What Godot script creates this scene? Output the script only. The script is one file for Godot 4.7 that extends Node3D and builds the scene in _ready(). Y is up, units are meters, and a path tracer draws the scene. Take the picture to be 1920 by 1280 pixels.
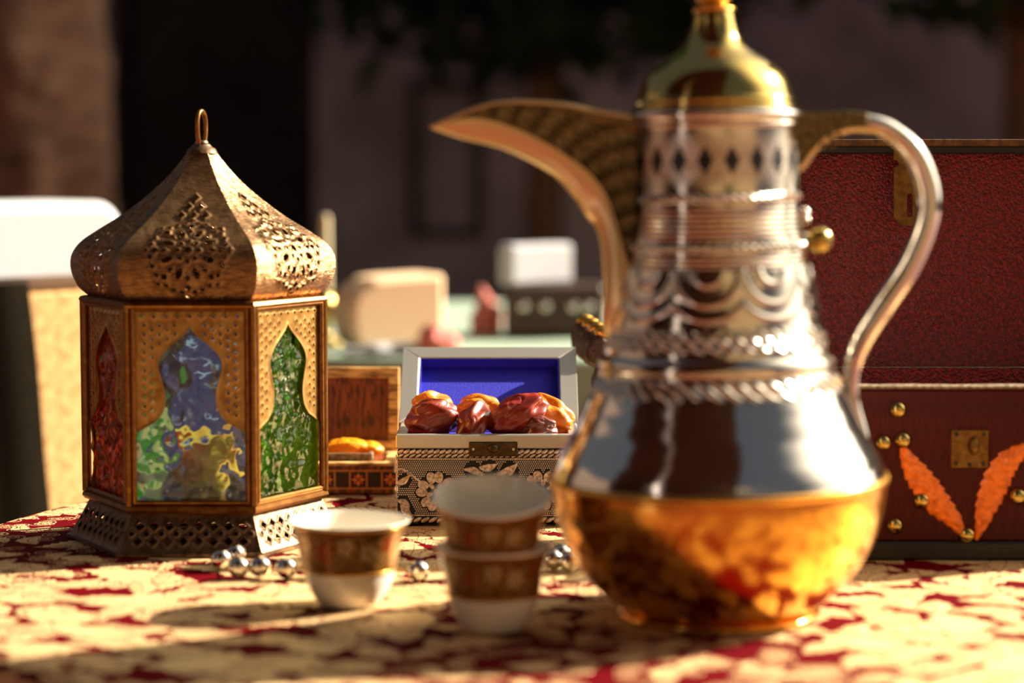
extends Node3D

const TY := 0.75            # height of the table top
var M := {}                 # materials by name
var used := {}              # names taken so far


# ---------------------------------------------------------------- mesh builder
class Shape:
	var v := PackedVector3Array()
	var n := PackedVector3Array()
	var uv := PackedVector2Array()
	var idx := PackedInt32Array()
	var T := Transform3D.IDENTITY

	func add(p: Vector3, nn: Vector3, t := Vector2.ZERO) -> int:
		v.append(T * p)
		n.append((T.basis * nn).normalized())
		uv.append(t)
		return v.size() - 1

	func tri(a: int, b: int, c: int) -> void:
		idx.append(a)
		idx.append(c)
		idx.append(b)

	# rows of points; outward is (along a row) x (from row to row)
	func grid(rows: Array, close_row := false, flip := false) -> void:
		var nv := rows.size()
		var nu: int = rows[0].size()
		var base := v.size()
		var ns: Array = []
		var weak: Array = []
		for j in nv:
			var line := PackedVector3Array()
			for i in nu:
				var i0 := i - 1
				var i1 := i + 1
				if close_row:
					if i0 < 0: i0 = nu - 2
					if i1 > nu - 1: i1 = 1
				else:
					i0 = maxi(i0, 0)
					i1 = mini(i1, nu - 1)
				var du: Vector3 = rows[j][i1] - rows[j][i0]
				var dv: Vector3 = rows[mini(j + 1, nv - 1)][i] - rows[maxi(j - 1, 0)][i]
				var c := du.cross(dv)
				if du.length_squared() < 1e-13 or c.length_squared() < 1e-24:
					weak.append([j, i])
					c = Vector3.ZERO
				line.append(-c.normalized() if flip else c.normalized())
			ns.append(line)
		for w in weak:
			var s := Vector3.ZERO
			for jj in [w[0] - 1, w[0] + 1]:
				if jj >= 0 and jj < nv:
					for q in ns[jj]: s += q
			ns[w[0]][w[1]] = s.normalized() if s.length_squared() > 1e-12 else Vector3.UP
		for j in nv:
			for i in nu:
				add(rows[j][i], ns[j][i], Vector2(float(i) / (nu - 1), float(j) / (nv - 1)))
		for j in nv - 1:
			for i in nu - 1:
				var a := base + j * nu + i
				if flip:
					tri(a, a + nu + 1, a + 1)
					tri(a, a + nu, a + nu + 1)
				else:
					tri(a, a + 1, a + nu + 1)
					tri(a, a + nu + 1, a + nu)

	# profile of (radius, height) from the bottom outside upwards; sharp bends stay sharp
	func lathe(prof: PackedVector2Array, segs := 48, bend := 38.0) -> void:
		var part := PackedVector2Array([prof[0]])
		for k in range(1, prof.size()):
			part.append(prof[k])
			var last := k == prof.size() - 1
			if not last:
				var d0 := prof[k] - prof[k - 1]
				var d1 := prof[k + 1] - prof[k]
				last = absf(rad_to_deg(d0.angle_to(d1))) > bend
			if last:
				var rows: Array = []
				for p in part:
					var line := PackedVector3Array()
					for i in segs + 1:
						var a := TAU * i / segs
						line.append(Vector3(p.x * cos(a), p.y, -p.x * sin(a)))
					rows.append(line)
				grid(rows, true)
				part = PackedVector2Array([prof[k]])

	# a prism-like lathe: few flat sides (corner radius, height), first corner at angle start
	func facets(prof: PackedVector2Array, sides: int, start := 0.0) -> void:
		for s in sides:
			var a0 := start + TAU * s / sides
			var a1 := start + TAU * (s + 1) / sides
			for k in prof.size() - 1:
				var p := prof[k]
				var q := prof[k + 1]
				poly([Vector3(p.x * sin(a0), p.y, p.x * cos(a0)), Vector3(p.x * sin(a1), p.y, p.x * cos(a1)), Vector3(q.x * sin(a1), q.y, q.x * cos(a1)), Vector3(q.x * sin(a0), q.y, q.x * cos(a0))])

	func tube(path: PackedVector3Array, radii: Array, segs := 12, closed := false, up := Vector3.UP, squash := 1.0) -> void:
		var rows: Array = []
		var m := path.size()
		var nn := up
		for k in m:
			var t: Vector3
			if closed:
				t = path[(k + 1) % m] - path[(k - 1 + m) % m]
			else:
				t = path[mini(k + 1, m - 1)] - path[maxi(k - 1, 0)]
			t = t.normalized()
			nn = (nn - t * nn.dot(t)).normalized()
			if nn.length_squared() < 0.5:
				nn = t.cross(Vector3(0.3, 0.5, 0.8)).normalized()
			var b := t.cross(nn)
			var r: float = radii[mini(k, radii.size() - 1)]
			var line := PackedVector3Array()
			for i in segs + 1:
				var a := TAU * i / segs
				line.append(path[k] + nn * (cos(a) * r * squash) + b * (sin(a) * r))
			rows.append(line)
		if closed:
			rows.append(rows[0])
		grid(rows, true)
		if not closed:
			for e in [0, m - 1]:
				var c := PackedVector3Array()
				for i in segs: c.append(rows[e][i] if e else rows[e][segs - i])
				poly(c)

	# a flat convex face, counter-clockwise seen from outside
	func poly(p: Array) -> void:
		var s := Vector3.ZERO
		for k in p.size():
			s += (p[k] as Vector3).cross(p[(k + 1) % p.size()])
		if s.length_squared() < 1e-30: return
		s = s.normalized()
		var b := v.size()
		var ax := s.cross(Vector3.UP if absf(s.y) < 0.9 else Vector3.RIGHT).normalized()
		var ay := ax.cross(s)
		for q in p: add(q, s, Vector2((q as Vector3).dot(ax), (q as Vector3).dot(ay)))
		for k in range(1, p.size() - 1): tri(b, b + k, b + k + 1)

	func box(c: Vector3, size: Vector3, bev := 0.0) -> void:
		var h := size / 2
		var b := minf(bev, minf(h.x, minf(h.y, h.z)) * 0.9)
		for ax in 3:
			for sg in [-1.0, 1.0]:
				var d := Vector3.ZERO
				d[ax] = sg
				var e := Vector3.ZERO
				e[(ax + 1) % 3] = 1.0
				var f := Vector3.ZERO
				f[(ax + 2) % 3] = sg
				var o := c + d * h[ax]
				var x := e * (h[(ax + 1) % 3] - b)
				var y := f * (h[(ax + 2) % 3] - b)
				poly([o - x - y, o + x - y, o + x + y, o - x + y])
		if b <= 0.0: return
		for ax in 3:
			var u := (ax + 1) % 3
			var w := (ax + 2) % 3
			for su in [-1.0, 1.0]:
				for sw in [-1.0, 1.0]:
					var pts: Array = []
					for q in [[-1.0, 0], [1.0, 0], [1.0, 1], [-1.0, 1]]:
						var p := c
						p[ax] += q[0] * (h[ax] - b)
						p[u] += su * (h[u] - (b if q[1] == 1 else 0.0))
						p[w] += sw * (h[w] - (0.0 if q[1] == 1 else b))
						pts.append(p)
					if su * sw > 0: pts.reverse()
					poly(pts)
		for sx in [-1.0, 1.0]:
			for sy in [-1.0, 1.0]:
				for sz in [-1.0, 1.0]:
					var pts: Array = [c + Vector3(sx * h.x, sy * (h.y - b), sz * (h.z - b)), c + Vector3(sx * (h.x - b), sy * h.y, sz * (h.z - b)), c + Vector3(sx * (h.x - b), sy * (h.y - b), sz * h.z)]
					if sx * sy * sz < 0: pts.reverse()
					poly(pts)

	# outline in x,y (counter-clockwise) from z0 to z1, with a bevel round the front
	func prism(outline: PackedVector2Array, z0: float, z1: float, bev := 0.0) -> void:
		var p := outline
		var m := p.size()
		var ins := PackedVector2Array()
		for k in m:
			var a := (p[k] - p[(k - 1 + m) % m]).normalized()
			var b := (p[(k + 1) % m] - p[k]).normalized()
			var o := (Vector2(a.y, -a.x) + Vector2(b.y, -b.x)).normalized()
			ins.append(p[k] - o * bev)
		var t := Geometry2D.triangulate_polygon(ins)
		var b0 := v.size()
		for k in m: add(Vector3(ins[k].x, ins[k].y, z1), Vector3.BACK, ins[k])
		for k in m: add(Vector3(p[k].x, p[k].y, z0), Vector3.FORWARD, p[k])
		for k in range(0, t.size(), 3):
			var q := [t[k], t[k + 1], t[k + 2]]
			if (ins[q[1]] - ins[q[0]]).cross(ins[q[2]] - ins[q[0]]) < 0: q.reverse()
			tri(b0 + q[0], b0 + q[1], b0 + q[2])
			tri(b0 + m + q[0], b0 + m + q[2], b0 + m + q[1])
		for k in m:
			var l := (k + 1) % m
			poly([Vector3(p[k].x, p[k].y, z0), Vector3(p[l].x, p[l].y, z0), Vector3(p[l].x, p[l].y, z1 - bev), Vector3(p[k].x, p[k].y, z1 - bev)])
			if bev > 0.0:
				poly([Vector3(p[k].x, p[k].y, z1 - bev), Vector3(p[l].x, p[l].y, z1 - bev), Vector3(ins[l].x, ins[l].y, z1), Vector3(ins[k].x, ins[k].y, z1)])

	func ball(c: Vector3, r: Vector3, nu := 20, nv := 12, lump = null, half := false) -> void:
		var rows: Array = []
		for j in nv + 1:
			var b := (0.0 if half else -PI / 2) + (PI / 2 if half else PI) * j / nv
			var line := PackedVector3Array()
			for i in nu + 1:
				var a := TAU * (i % nu) / nu
				var d := Vector3(cos(a) * cos(b), sin(b), -sin(a) * cos(b))
				if j == nv: d = Vector3.UP
				if j == 0 and not half: d = Vector3.DOWN
				var k: float = lump.call(d) if lump != null else 1.0
				line.append(c + d * r * k)
			rows.append(line)
		grid(rows, true)

	# a sheet of metal with holes: pos(u, v) in metres, sdf(u, v) positive on metal; rim raises the edges of the holes
	func pierced(nu: int, nv: int, pos: Callable, sdf: Callable, thick: float, rim := 0.0, rim_w := 0.0012) -> void:
		var P: Array = []
		var S: Array = []
		var N: Array = []
		for j in nv + 1:
			var pl := PackedVector3Array()
			var sl := PackedFloat32Array()
			for i in nu + 1:
				pl.append(pos.call(float(i) / nu, float(j) / nv))
				sl.append(sdf.call(float(i) / nu, float(j) / nv))
			P.append(pl)
			S.append(sl)
		for pass_ in 2:
			N = []
			for j in nv + 1:
				var nl := PackedVector3Array()
				for i in nu + 1:
					var du: Vector3 = P[j][mini(i + 1, nu)] - P[j][maxi(i - 1, 0)]
					var dv: Vector3 = P[mini(j + 1, nv)][i] - P[maxi(j - 1, 0)][i]
					nl.append(du.cross(dv).normalized())
				N.append(nl)
			if pass_ == 0 and rim > 0.0:
				for j in nv + 1:
					for i in nu + 1:
						var s: float = S[j][i] / rim_w
						P[j][i] += N[j][i] * (rim * exp(-s * s))
			elif pass_ == 0:
				break
		for j in nv:
			for i in nu:
				var q := [[i, j], [i + 1, j], [i + 1, j + 1], [i, j + 1]]
				var pp: Array = []
				var pn: Array = []
				var pt: Array = []
				var cut: Array = []
				for k in 4:
					var a: Array = q[k]
					var b: Array = q[(k + 1) % 4]
					var sa: float = S[a[1]][a[0]]
					var sb: float = S[b[1]][b[0]]
					if sa >= 0.0:
						pp.append(P[a[1]][a[0]])
						pn.append(N[a[1]][a[0]])
						pt.append(Vector2(float(a[0]) / nu, float(a[1]) / nv))
						cut.append(0)
					if (sa >= 0.0) != (sb >= 0.0):
						var t := sa / (sa - sb)
						pp.append((P[a[1]][a[0]] as Vector3).lerp(P[b[1]][b[0]], t))
						pn.append((N[a[1]][a[0]] as Vector3).lerp(N[b[1]][b[0]], t))
						pt.append(Vector2(lerpf(a[0], b[0], t) / nu, lerpf(a[1], b[1], t) / nv))
						cut.append(1 if sa >= 0.0 else 2)
				if pp.size() < 3: continue
				var b0 := v.size()
				for k in pp.size(): add(pp[k], pn[k], pt[k])
				var b1 := v.size()
				for k in pp.size(): add(pp[k] - pn[k] * thick, -pn[k], pt[k])
				for k in range(1, pp.size() - 1):
					tri(b0, b0 + k, b0 + k + 1)
					tri(b1, b1 + k + 1, b1 + k)
				for k in pp.size():
					var l := (k + 1) % pp.size()
					if cut[k] == 1 and cut[l] == 2:
						poly([pp[l], pp[k], pp[k] - pn[k] * thick, pp[l] - pn[l] * thick])

	func mesh() -> ArrayMesh:
		var a := []
		a.resize(Mesh.ARRAY_MAX)
		a[Mesh.ARRAY_VERTEX] = v
		a[Mesh.ARRAY_NORMAL] = n
		a[Mesh.ARRAY_TEX_UV] = uv
		a[Mesh.ARRAY_INDEX] = idx
		var m := ArrayMesh.new()
		m.add_surface_from_arrays(Mesh.PRIMITIVE_TRIANGLES, a)
		return m


# ---------------------------------------------------------------- small helpers
func spline(pts: Array, per := 8) -> PackedVector2Array:
	var out := PackedVector2Array()
	for k in pts.size() - 1:
		var a: Vector2 = pts[maxi(k - 1, 0)]
		var b: Vector2 = pts[k]
		var c: Vector2 = pts[k + 1]
		var d: Vector2 = pts[mini(k + 2, pts.size() - 1)]
		for s in per: out.append(b.cubic_interpolate(c, a, d, float(s) / per))
	out.append(pts[-1])
	return out


func flat2(list: Array) -> Array:
	var out: Array = []
	for k in range(0, list.size(), 2): out.append(Vector2(list[k], list[k + 1]))
	return out


func even(c: PackedVector2Array, count: int) -> PackedVector2Array:
	var total := 0.0
	for k in c.size() - 1: total += c[k].distance_to(c[k + 1])
	var out := PackedVector2Array([c[0]])
	var seg := 0
	var at := 0.0
	for k in range(1, count - 1):
		var want := total * k / (count - 1)
		while at + c[seg].distance_to(c[seg + 1]) < want:
			at += c[seg].distance_to(c[seg + 1])
			seg += 1
		out.append(c[seg].lerp(c[seg + 1], (want - at) / c[seg].distance_to(c[seg + 1])))
	out.append(c[-1])
	return out


func heights(pts: Array, y: float) -> float:      # x read off a list of (x, y) sorted by y
	if y <= pts[0].y: return pts[0].x
	for k in pts.size() - 1:
		if y <= pts[k + 1].y:
			var t: float = (y - pts[k].y) / maxf(pts[k + 1].y - pts[k].y, 1e-9)
			var a: Vector2 = pts[maxi(k - 1, 0)]
			var d: Vector2 = pts[mini(k + 2, pts.size() - 1)]
			return pts[k].cubic_interpolate(pts[k + 1], a, d, t).x
	return pts[-1].x


func name_for(called: String) -> String:
	var k: int = used.get(called, 0)
	used[called] = k + 1
	return called if k == 0 else "%s_%03d" % [called, k]


func tag(o: Node, label: String, category: String, group := "", kind := "") -> void:
	o.set_meta("label", label)
	if category: o.set_meta("category", category)
	if group: o.set_meta("group", group)
	if kind: o.set_meta("kind", kind)


func thing(called: String, label: String, category: String, at := Vector3.ZERO, turn := 0.0, group := "") -> Node3D:
	var o := Node3D.new()
	o.name = name_for(called)
	add_child(o, true)
	o.position = at
	o.rotation.y = turn
	tag(o, label, category, group)
	return o


func put(called: String, mesh: Mesh, material: Material, parent: Node3D, label := "") -> MeshInstance3D:
	var o := MeshInstance3D.new()
	o.mesh = mesh
	o.material_override = material
	if parent == self:
		o.name = name_for(called)
	else:
		var k := 0
		var want := called
		while parent.has_node(NodePath(want)):
			k += 1
			want = "%s_%03d" % [called, k]
		o.name = want
	parent.add_child(o, true)
	if label: o.set_meta("label", label)
	return o


func struct(called: String, sh: Shape, material: Material, label := "") -> MeshInstance3D:
	var o := put(called, sh.mesh(), material, self, label)
	o.set_meta("kind", "structure")
	return o


func mat(key: String, color: Color, rough: float, metal := 0.0) -> StandardMaterial3D:
	var m := StandardMaterial3D.new()
	m.resource_name = key
	m.albedo_color = color
	m.roughness = rough
	m.metallic = metal
	M[key] = m
	return m


func noise_tex(seed_: int, freq: float, size := 256, ramp: Gradient = null, octaves := 4, kind := FastNoiseLite.TYPE_SIMPLEX_SMOOTH) -> NoiseTexture2D:
	var f := FastNoiseLite.new()
	f.seed = seed_
	f.noise_type = kind
	f.frequency = freq
	f.fractal_octaves = octaves
	var t := NoiseTexture2D.new()
	t.width = size
	t.height = size
	t.seamless = true
	t.noise = f
	if ramp: t.color_ramp = ramp
	return t


func ramp(stops: Array) -> Gradient:
	var g := Gradient.new()
	var o := PackedFloat32Array()
	var c := PackedColorArray()
	for s in stops:
		o.append(s[0])
		c.append(s[1])
	g.offsets = o
	g.colors = c
	return g


func tri_map(m: StandardMaterial3D, scale: float, albedo: Texture2D = null, bump: Texture2D = null, bump_cm := 0.0, rough: Texture2D = null) -> StandardMaterial3D:
	m.uv1_triplanar = true
	m.uv1_scale = Vector3.ONE * scale
	if albedo: m.albedo_texture = albedo
	if rough: m.roughness_texture = rough
	if bump:
		m.heightmap_enabled = true
		m.heightmap_texture = bump
		m.heightmap_scale = bump_cm
	return m


# ---------------------------------------------------------------- woven and printed patterns
func leaf_stamp(mask: PackedByteArray, size: int, cx: float, cy: float, l: float, w: float, turn: float, bend: float, veins: bool) -> void:
	var ca := cos(turn)
	var sa := sin(turn)
	var r := int(l * 0.6 + 3)
	for dy in range(-r, r + 1):
		for dx in range(-r, r + 1):
			var x := (dx * ca + dy * sa) / l + 0.5
			if x < -0.05 or x > 1.05: continue
			var y := (-dx * sa + dy * ca) - bend * l * (x - 0.5) * (x - 0.5) * 4.0
			var half := w * sin(PI * clampf(pow(maxf(x, 0.0), 0.8), 0.0, 1.0)) * (0.88 + 0.12 * cos(x * 34.0))
			var e := absf(y) - half
			if e > 2.6: continue
			var at := posmod(int(cy) + dy, size) * size + posmod(int(cx) + dx, size)
			if e > 0.0:
				mask[at] = 0
			else:
				var on := 255
				if veins and x > 0.06 and (absf(y) < 1.1 or absf(fposmod(x * l + absf(y) * 0.9, 10.0) - 5.0) < 1.0): on = 125
				mask[at] = on


func brocade() -> Array:      # gold leaves crowded round redder medallions that paint in shade before the pot
	var size := 1536
	var rng := RandomNumberGenerator.new()
	rng.seed = 11
	var mask := PackedByteArray()
	mask.resize(size * size)
	mask.fill(0)
	for pass_ in 3:
		for gy in 15:
			for gx in 12:
				var x := (gx + 0.5 * (gy % 2) + rng.randf_range(-0.3, 0.3)) * size / 12.0 + pass_ * 41
				var y := (gy + rng.randf_range(-0.3, 0.3)) * size / 15.0 + pass_ * 57
				var big := rng.randf() < 0.15
				var l := rng.randf_range(85, 140) * (1.4 if big else 1.0)
				var w := rng.randf_range(25, 40) * (1.6 if big else 1.0)
				var turn := rng.randf() * TAU
				var bend := rng.randf_range(-0.25, 0.25)
				var mid := Vector2(fposmod(x, size), fposmod(y, size)).distance_to(Vector2(size, size) / 2)
				if mid < size * 0.235:
					if pass_ == 2 or rng.randf() < 0.45: continue
					l *= 0.75
					w *= 0.62
				leaf_stamp(mask, size, x, y, l, w, turn, bend, not big)
	for k in 420:      # little scrolls laid over the leaves
		var cx := rng.randf() * size
		var cy := rng.randf() * size
		if k > 150:
			cx = size * (0.5 + rng.randf_range(-0.24, 0.24))
			cy = size * (0.5 + rng.randf_range(-0.24, 0.24))
		var a := rng.randf() * TAU
		for s in 60:
			var rad := 5.0 + s * 0.32
			a += 3.0 / rad
			for o in [[0, 0], [1, 0], [0, 1], [1, 1], [-1, 0], [0, -1], [2, 0], [0, 2]]:
				mask[posmod(int(cy + sin(a) * rad) + o[1], size) * size + posmod(int(cx + cos(a) * rad) + o[0], size)] = 0 if k % 4 == 0 else 255
	var color := PackedByteArray()
	color.resize(size * size * 3)
	var orm := PackedByteArray()
	orm.resize(size * size * 3)
	for i in size * size:
		var g := mask[i] / 255.0
		var y := i / size
		var thread := 0.9 + 0.1 * ((y + (i >> 1)) & 3) / 3.0
		color[i * 3] = int((90.0 + (236.0 - 90.0) * g) * thread)
		color[i * 3 + 1] = int((0.0 + 206.0 * g) * thread)
		color[i * 3 + 2] = int((8.0 + (150.0 - 8.0) * g) * thread)
		orm[i * 3] = 255
		orm[i * 3 + 1] = int(200 - 30 * g)
		orm[i * 3 + 2] = int(205 * g)
	return [ImageTexture.create_from_image(Image.create_from_data(size, size, false, Image.FORMAT_RGB8, color)), ImageTexture.create_from_image(Image.create_from_data(size, size, false, Image.FORMAT_RGB8, orm)), ImageTexture.create_from_image(Image.create_from_data(size, size, false, Image.FORMAT_L8, mask))]


func cup_print() -> ImageTexture:      # the gilt band of the cups: scrolls and flowers on brown gold
	var w := 1024
	var h := 160
	var im := Image.create(w, h, false, Image.FORMAT_RGB8)
	im.fill(Color(0.50, 0.32, 0.10))
	var rng := RandomNumberGenerator.new()
	rng.seed = 5
	for k in 3200:
		var c := Color(0.66, 0.46, 0.17).lerp(Color(0.36, 0.19, 0.07), rng.randf())
		im.fill_rect(Rect2i(rng.randi() % w, rng.randi() % h, 6, 4), c)
	for f in 14:
		var cx := (f + 0.5) * w / 14.0
		var cy := h * 0.5 + (10 if f % 2 else -10)
		var body := Color(0.86, 0.75, 0.55) if f % 3 else Color(0.62, 0.10, 0.06)
		for s in 900:
			var a := s * TAU / 900.0
			for t in 14:
				var r := (10.0 + 22.0 * absf(cos(a * 2.5))) * t / 14.0
				im.set_pixel(posmod(int(cx + cos(a) * r), w), clampi(int(cy + sin(a) * r), 0, h - 1), body if t > 4 else Color(0.50, 0.28, 0.08))
		for s in 500:
			var a2 := s * 0.02
			var r2 := 34.0 - s * 0.05
			for o in 4:
				im.set_pixel(posmod(int(cx + w / 28.0 + cos(a2) * r2) + o, w), clampi(int(cy + sin(a2) * r2 * 1.4) + o / 2, 0, h - 1), Color(0.82, 0.68, 0.42))
	for x in w:
		for y in 9:
			im.set_pixel(x, y, Color(0.68, 0.47, 0.15))
			im.set_pixel(x, h - 1 - y, Color(0.50, 0.25, 0.07))
	return ImageTexture.create_from_image(im)


# ---------------------------------------------------------------- materials
func make_materials() -> void:
	var grey := ramp([[0.0, Color(0.25, 0.25, 0.25)], [1.0, Color.WHITE]])
	var fine := noise_tex(1, 0.05, 256, null, 4)
	var coarse := noise_tex(2, 0.012, 256, null, 4)
	var streak := noise_tex(3, 0.02, 256, ramp([[0.25, Color(0.66, 0.62, 0.58)], [0.5, Color(0.90, 0.88, 0.85)], [0.75, Color(1, 1, 1)]]), 5)
	var worn := noise_tex(4, 0.018, 256, ramp([[0.25, Color(0.82, 0.76, 0.70)], [0.55, Color(0.95, 0.93, 0.90)], [0.8, Color(1, 1, 1)]]), 5)
	var roughs := noise_tex(5, 0.03, 256, ramp([[0.2, Color(0.55, 0.55, 0.55)], [0.8, Color(1, 1, 1)]]), 4)
	# metals
	var m := mat("aged_brass", Color(0.63, 0.48, 0.32), 0.34, 0.8)
	tri_map(m, 22.0, streak, fine, 0.04, roughs)
	m.uv1_scale = Vector3(14, 120, 14)
	m = mat("panel_brass", Color(0.70, 0.55, 0.31), 0.36, 0.8)
	tri_map(m, 18.0, worn, coarse, 0.03)
	m = mat("frame_brass", Color(0.58, 0.40, 0.20), 0.30, 0.9)
	tri_map(m, 30.0, worn)
	m = mat("dark_bronze", Color(0.46, 0.36, 0.27), 0.45, 0.8)
	tri_map(m, 25.0, streak, fine, 0.03)
	m = mat("silver", Color(0.86, 0.83, 0.79), 0.11, 1.0)
	tri_map(m, 12.0, null, coarse, 0.015, null)
	m = mat("chased_silver", Color(0.82, 0.78, 0.72), 0.13, 1.0)
	m = mat("gold_bowl", Color(0.83, 0.61, 0.28), 0.20, 1.0)
	tri_map(m, 10.0, null, coarse, 0.05, null)
	mat("brass", Color(0.76, 0.66, 0.38), 0.14, 1.0)
	m = mat("spout_brass", Color(0.88, 0.78, 0.58), 0.30, 0.9)
	m = mat("patina", Color(0.50, 0.44, 0.32), 0.26, 1.0)
	tri_map(m, 40.0, streak)
	mat("enamel", Color(0.05, 0.045, 0.05), 0.35)
	mat("chrome", Color(0.90, 0.88, 0.84), 0.07, 1.0)
	mat("gilt", Color(0.88, 0.66, 0.30), 0.25, 0.9)
	m = mat("box_silver", Color(0.80, 0.78, 0.73), 0.36, 0.8)
	m = mat("raised_silver", Color(0.93, 0.86, 0.81), 0.32, 0.55)
	tri_map(m, 60.0, streak, fine, 0.04)
	m = mat("tarnish", Color(0.09, 0.075, 0.06), 0.5, 0.3)
	m = mat("old_brass", Color(0.34, 0.27, 0.15), 0.42, 0.8)
	tri_map(m, 50.0, worn, fine, 0.02)
	m = mat("hasp_brass", Color(0.50, 0.37, 0.18), 0.36, 0.8)
	tri_map(m, 30.0, worn)
	# glass
	for g in [["glass_blue", Color(0.74, 0.84, 0.98, 0.03)], ["glass_green", Color(0.30, 0.64, 0.04, 0.02)], ["glass_amber", Color(0.75, 0.24, 0.05, 0.05)]]:
		m = mat(g[0], g[1], 0.05)
		m.transparency = BaseMaterial3D.TRANSPARENCY_ALPHA
		m.refraction_enabled = true
		if g[0] == "glass_green": m.metallic_specular = 0.25
		m.refraction_scale = 0.05
	for g in [["pane_amber", Color(0.95, 0.62, 0.10, 0.35)], ["pane_green", Color(0.15, 0.65, 0.10, 0.40)], ["pane_blue", Color(0.35, 0.50, 0.85, 0.35)]]:
		m = mat(g[0], g[1], 0.1)
		m.transparency = BaseMaterial3D.TRANSPARENCY_ALPHA
	# china
	m = mat("china", Color(0.93, 0.90, 0.84), 0.25)
	m.clearcoat_enabled = true
	m.clearcoat = 0.6
	m.clearcoat_roughness = 0.05
	m = mat("china_band", Color.WHITE, 0.28, 0.35)
	m.albedo_texture = cup_print()
	m.clearcoat_enabled = true
	m.clearcoat = 0.6
	m.clearcoat_roughness = 0.06
	# cloths
	var b := brocade()
	m = mat("brocade", Color.WHITE, 1.0)
	m.albedo_texture = b[0]
	m.roughness_texture = b[1]
	m.roughness_texture_channel = BaseMaterial3D.TEXTURE_CHANNEL_GREEN
	m.metallic = 1.0
	m.metallic_texture = b[1]
	m.metallic_texture_channel = BaseMaterial3D.TEXTURE_CHANNEL_BLUE
	m.heightmap_enabled = true
	m.heightmap_texture = b[2]
	m.heightmap_scale = 0.09
	m.metallic_specular = 0.12
	m = mat("blue_velvet", Color(0.07, 0.04, 1.0), 0.75)
	tri_map(m, 60.0, noise_tex(6, 0.08, 256, grey, 3), fine, 0.03)
	m.rim_enabled = true
	m.rim = 0.3
	m.rim_tint = 1.0
	m = mat("red_lining", Color(0.52, 0.035, 0.05), 0.5)
	tri_map(m, 9.0, noise_tex(7, 0.06, 512, ramp([[0.3, Color(0.62, 0.5, 0.5)], [0.62, Color(0.9, 0.85, 0.85)], [0.8, Color(1.0, 0.95, 0.9)]]), 5), noise_tex(8, 0.09, 512, null, 3), 0.08)
	m = mat("green_cloth", Color(0.52, 0.59, 0.52), 0.85)
	mat("pink_cloth", Color(0.85, 0.50, 0.46), 0.9)
	mat("white_cloth", Color(0.66, 0.66, 0.68), 0.9)
	m = mat("tan_cloth", Color(0.80, 0.64, 0.42), 0.9)
	tri_map(m, 20.0, worn)
	mat("beige_cloth", Color(0.86, 0.72, 0.58), 0.85)
	m = mat("dark_stripe", Color(0.085, 0.07, 0.04), 1.0)
	m.metallic_specular = 0.15
	tri_map(m, 30.0, streak)
	# woods
	var grain := noise_tex(9, 0.02, 256, ramp([[0.25, Color(0.45, 0.36, 0.30)], [0.5, Color(0.85, 0.8, 0.75)], [0.8, Color(1, 1, 1)]]), 4)
	m = mat("chest_wood", Color(0.30, 0.055, 0.04), 0.5)
	m.metallic_specular = 0.3
	tri_map(m, 8.0, streak, fine, 0.02)
	m.uv1_scale = Vector3(160, 9, 160)
	m = mat("worn_wood", Color(0.56, 0.47, 0.36), 0.6)
	tri_map(m, 40.0, streak, fine, 0.03)
	m = mat("gilt_wood", Color(0.42, 0.27, 0.10), 0.5)
	tri_map(m, 30.0, streak, fine, 0.03)
	mat("black_wood", Color(0.035, 0.03, 0.03), 0.5)
	m = mat("honey_wood", Color(0.97, 0.80, 0.52), 0.42)
	tri_map(m, 12.0, grain)
	m.uv1_scale = Vector3(8, 60, 60)
	m = mat("brown_wood", Color(0.62, 0.32, 0.13), 0.4)
	tri_map(m, 12.0, grain)
	m.uv1_scale = Vector3(60, 10, 60)
	m = mat("rosewood", Color(0.24, 0.07, 0.04), 0.35)
	tri_map(m, 40.0, grain)
	mat("inlay_black", Color(0.03, 0.02, 0.02), 0.4)
	mat("inlay_red", Color(0.80, 0.22, 0.10), 0.4)
	mat("inlay_cream", Color(0.85, 0.55, 0.25), 0.4)
	m = mat("carved_wood", Color(0.32, 0.17, 0.08), 0.26)
	tri_map(m, 60.0, streak, fine, 0.1)
	m = mat("casket_grey", Color(0.50, 0.43, 0.38), 0.6)
	tri_map(m, 30.0, streak)
	m = mat("leaf_paint", Color(0.98, 0.50, 0.09), 0.42)
	tri_map(m, 40.0, worn)
	# fruit
	for d in [["date_brown", Color(0.52, 0.17, 0.045), 0.15], ["date_red", Color(0.56, 0.14, 0.04), 0.15], ["date_amber", Color(0.93, 0.56, 0.10), 0.3], ["date_dark", Color(0.42, 0.13, 0.06), 0.08]]:
		m = mat(d[0], d[1], 0.34)
		m.clearcoat_enabled = true
		m.clearcoat = 0.55
		m.clearcoat_roughness = 0.16
		m.backlight_enabled = true
		m.backlight = Color(1.0, 0.45, 0.12) * d[2] * 2.0
		tri_map(m, 25.0, worn)
	m = mat("apricot", Color(0.98, 0.62, 0.04), 0.42)
	m.backlight_enabled = true
	m.backlight = Color(1.0, 0.7, 0.1) * 0.7
	tri_map(m, 30.0, null, coarse, 0.08)
	# place
	m = mat("plaster", Color(0.70, 0.68, 0.73), 0.9)
	tri_map(m, 0.7, noise_tex(12, 0.01, 256, ramp([[0.2, Color(0.8, 0.78, 0.76)], [0.8, Color(1, 1, 1)]]), 4))
	m = mat("pale_plaster", Color(0.72, 0.70, 0.73), 0.9)
	m = mat("sun_plaster", Color(0.52, 0.44, 0.32), 0.9)
	mat("dark_frame", Color(0.11, 0.07, 0.05), 0.6)
	m = mat("dark_pane", Color(0.03, 0.03, 0.03), 0.6)
	m.metallic_specular = 0.15
	m = mat("paving", Color(0.42, 0.20, 0.14), 0.85)
	tri_map(m, 0.5, worn)
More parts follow.
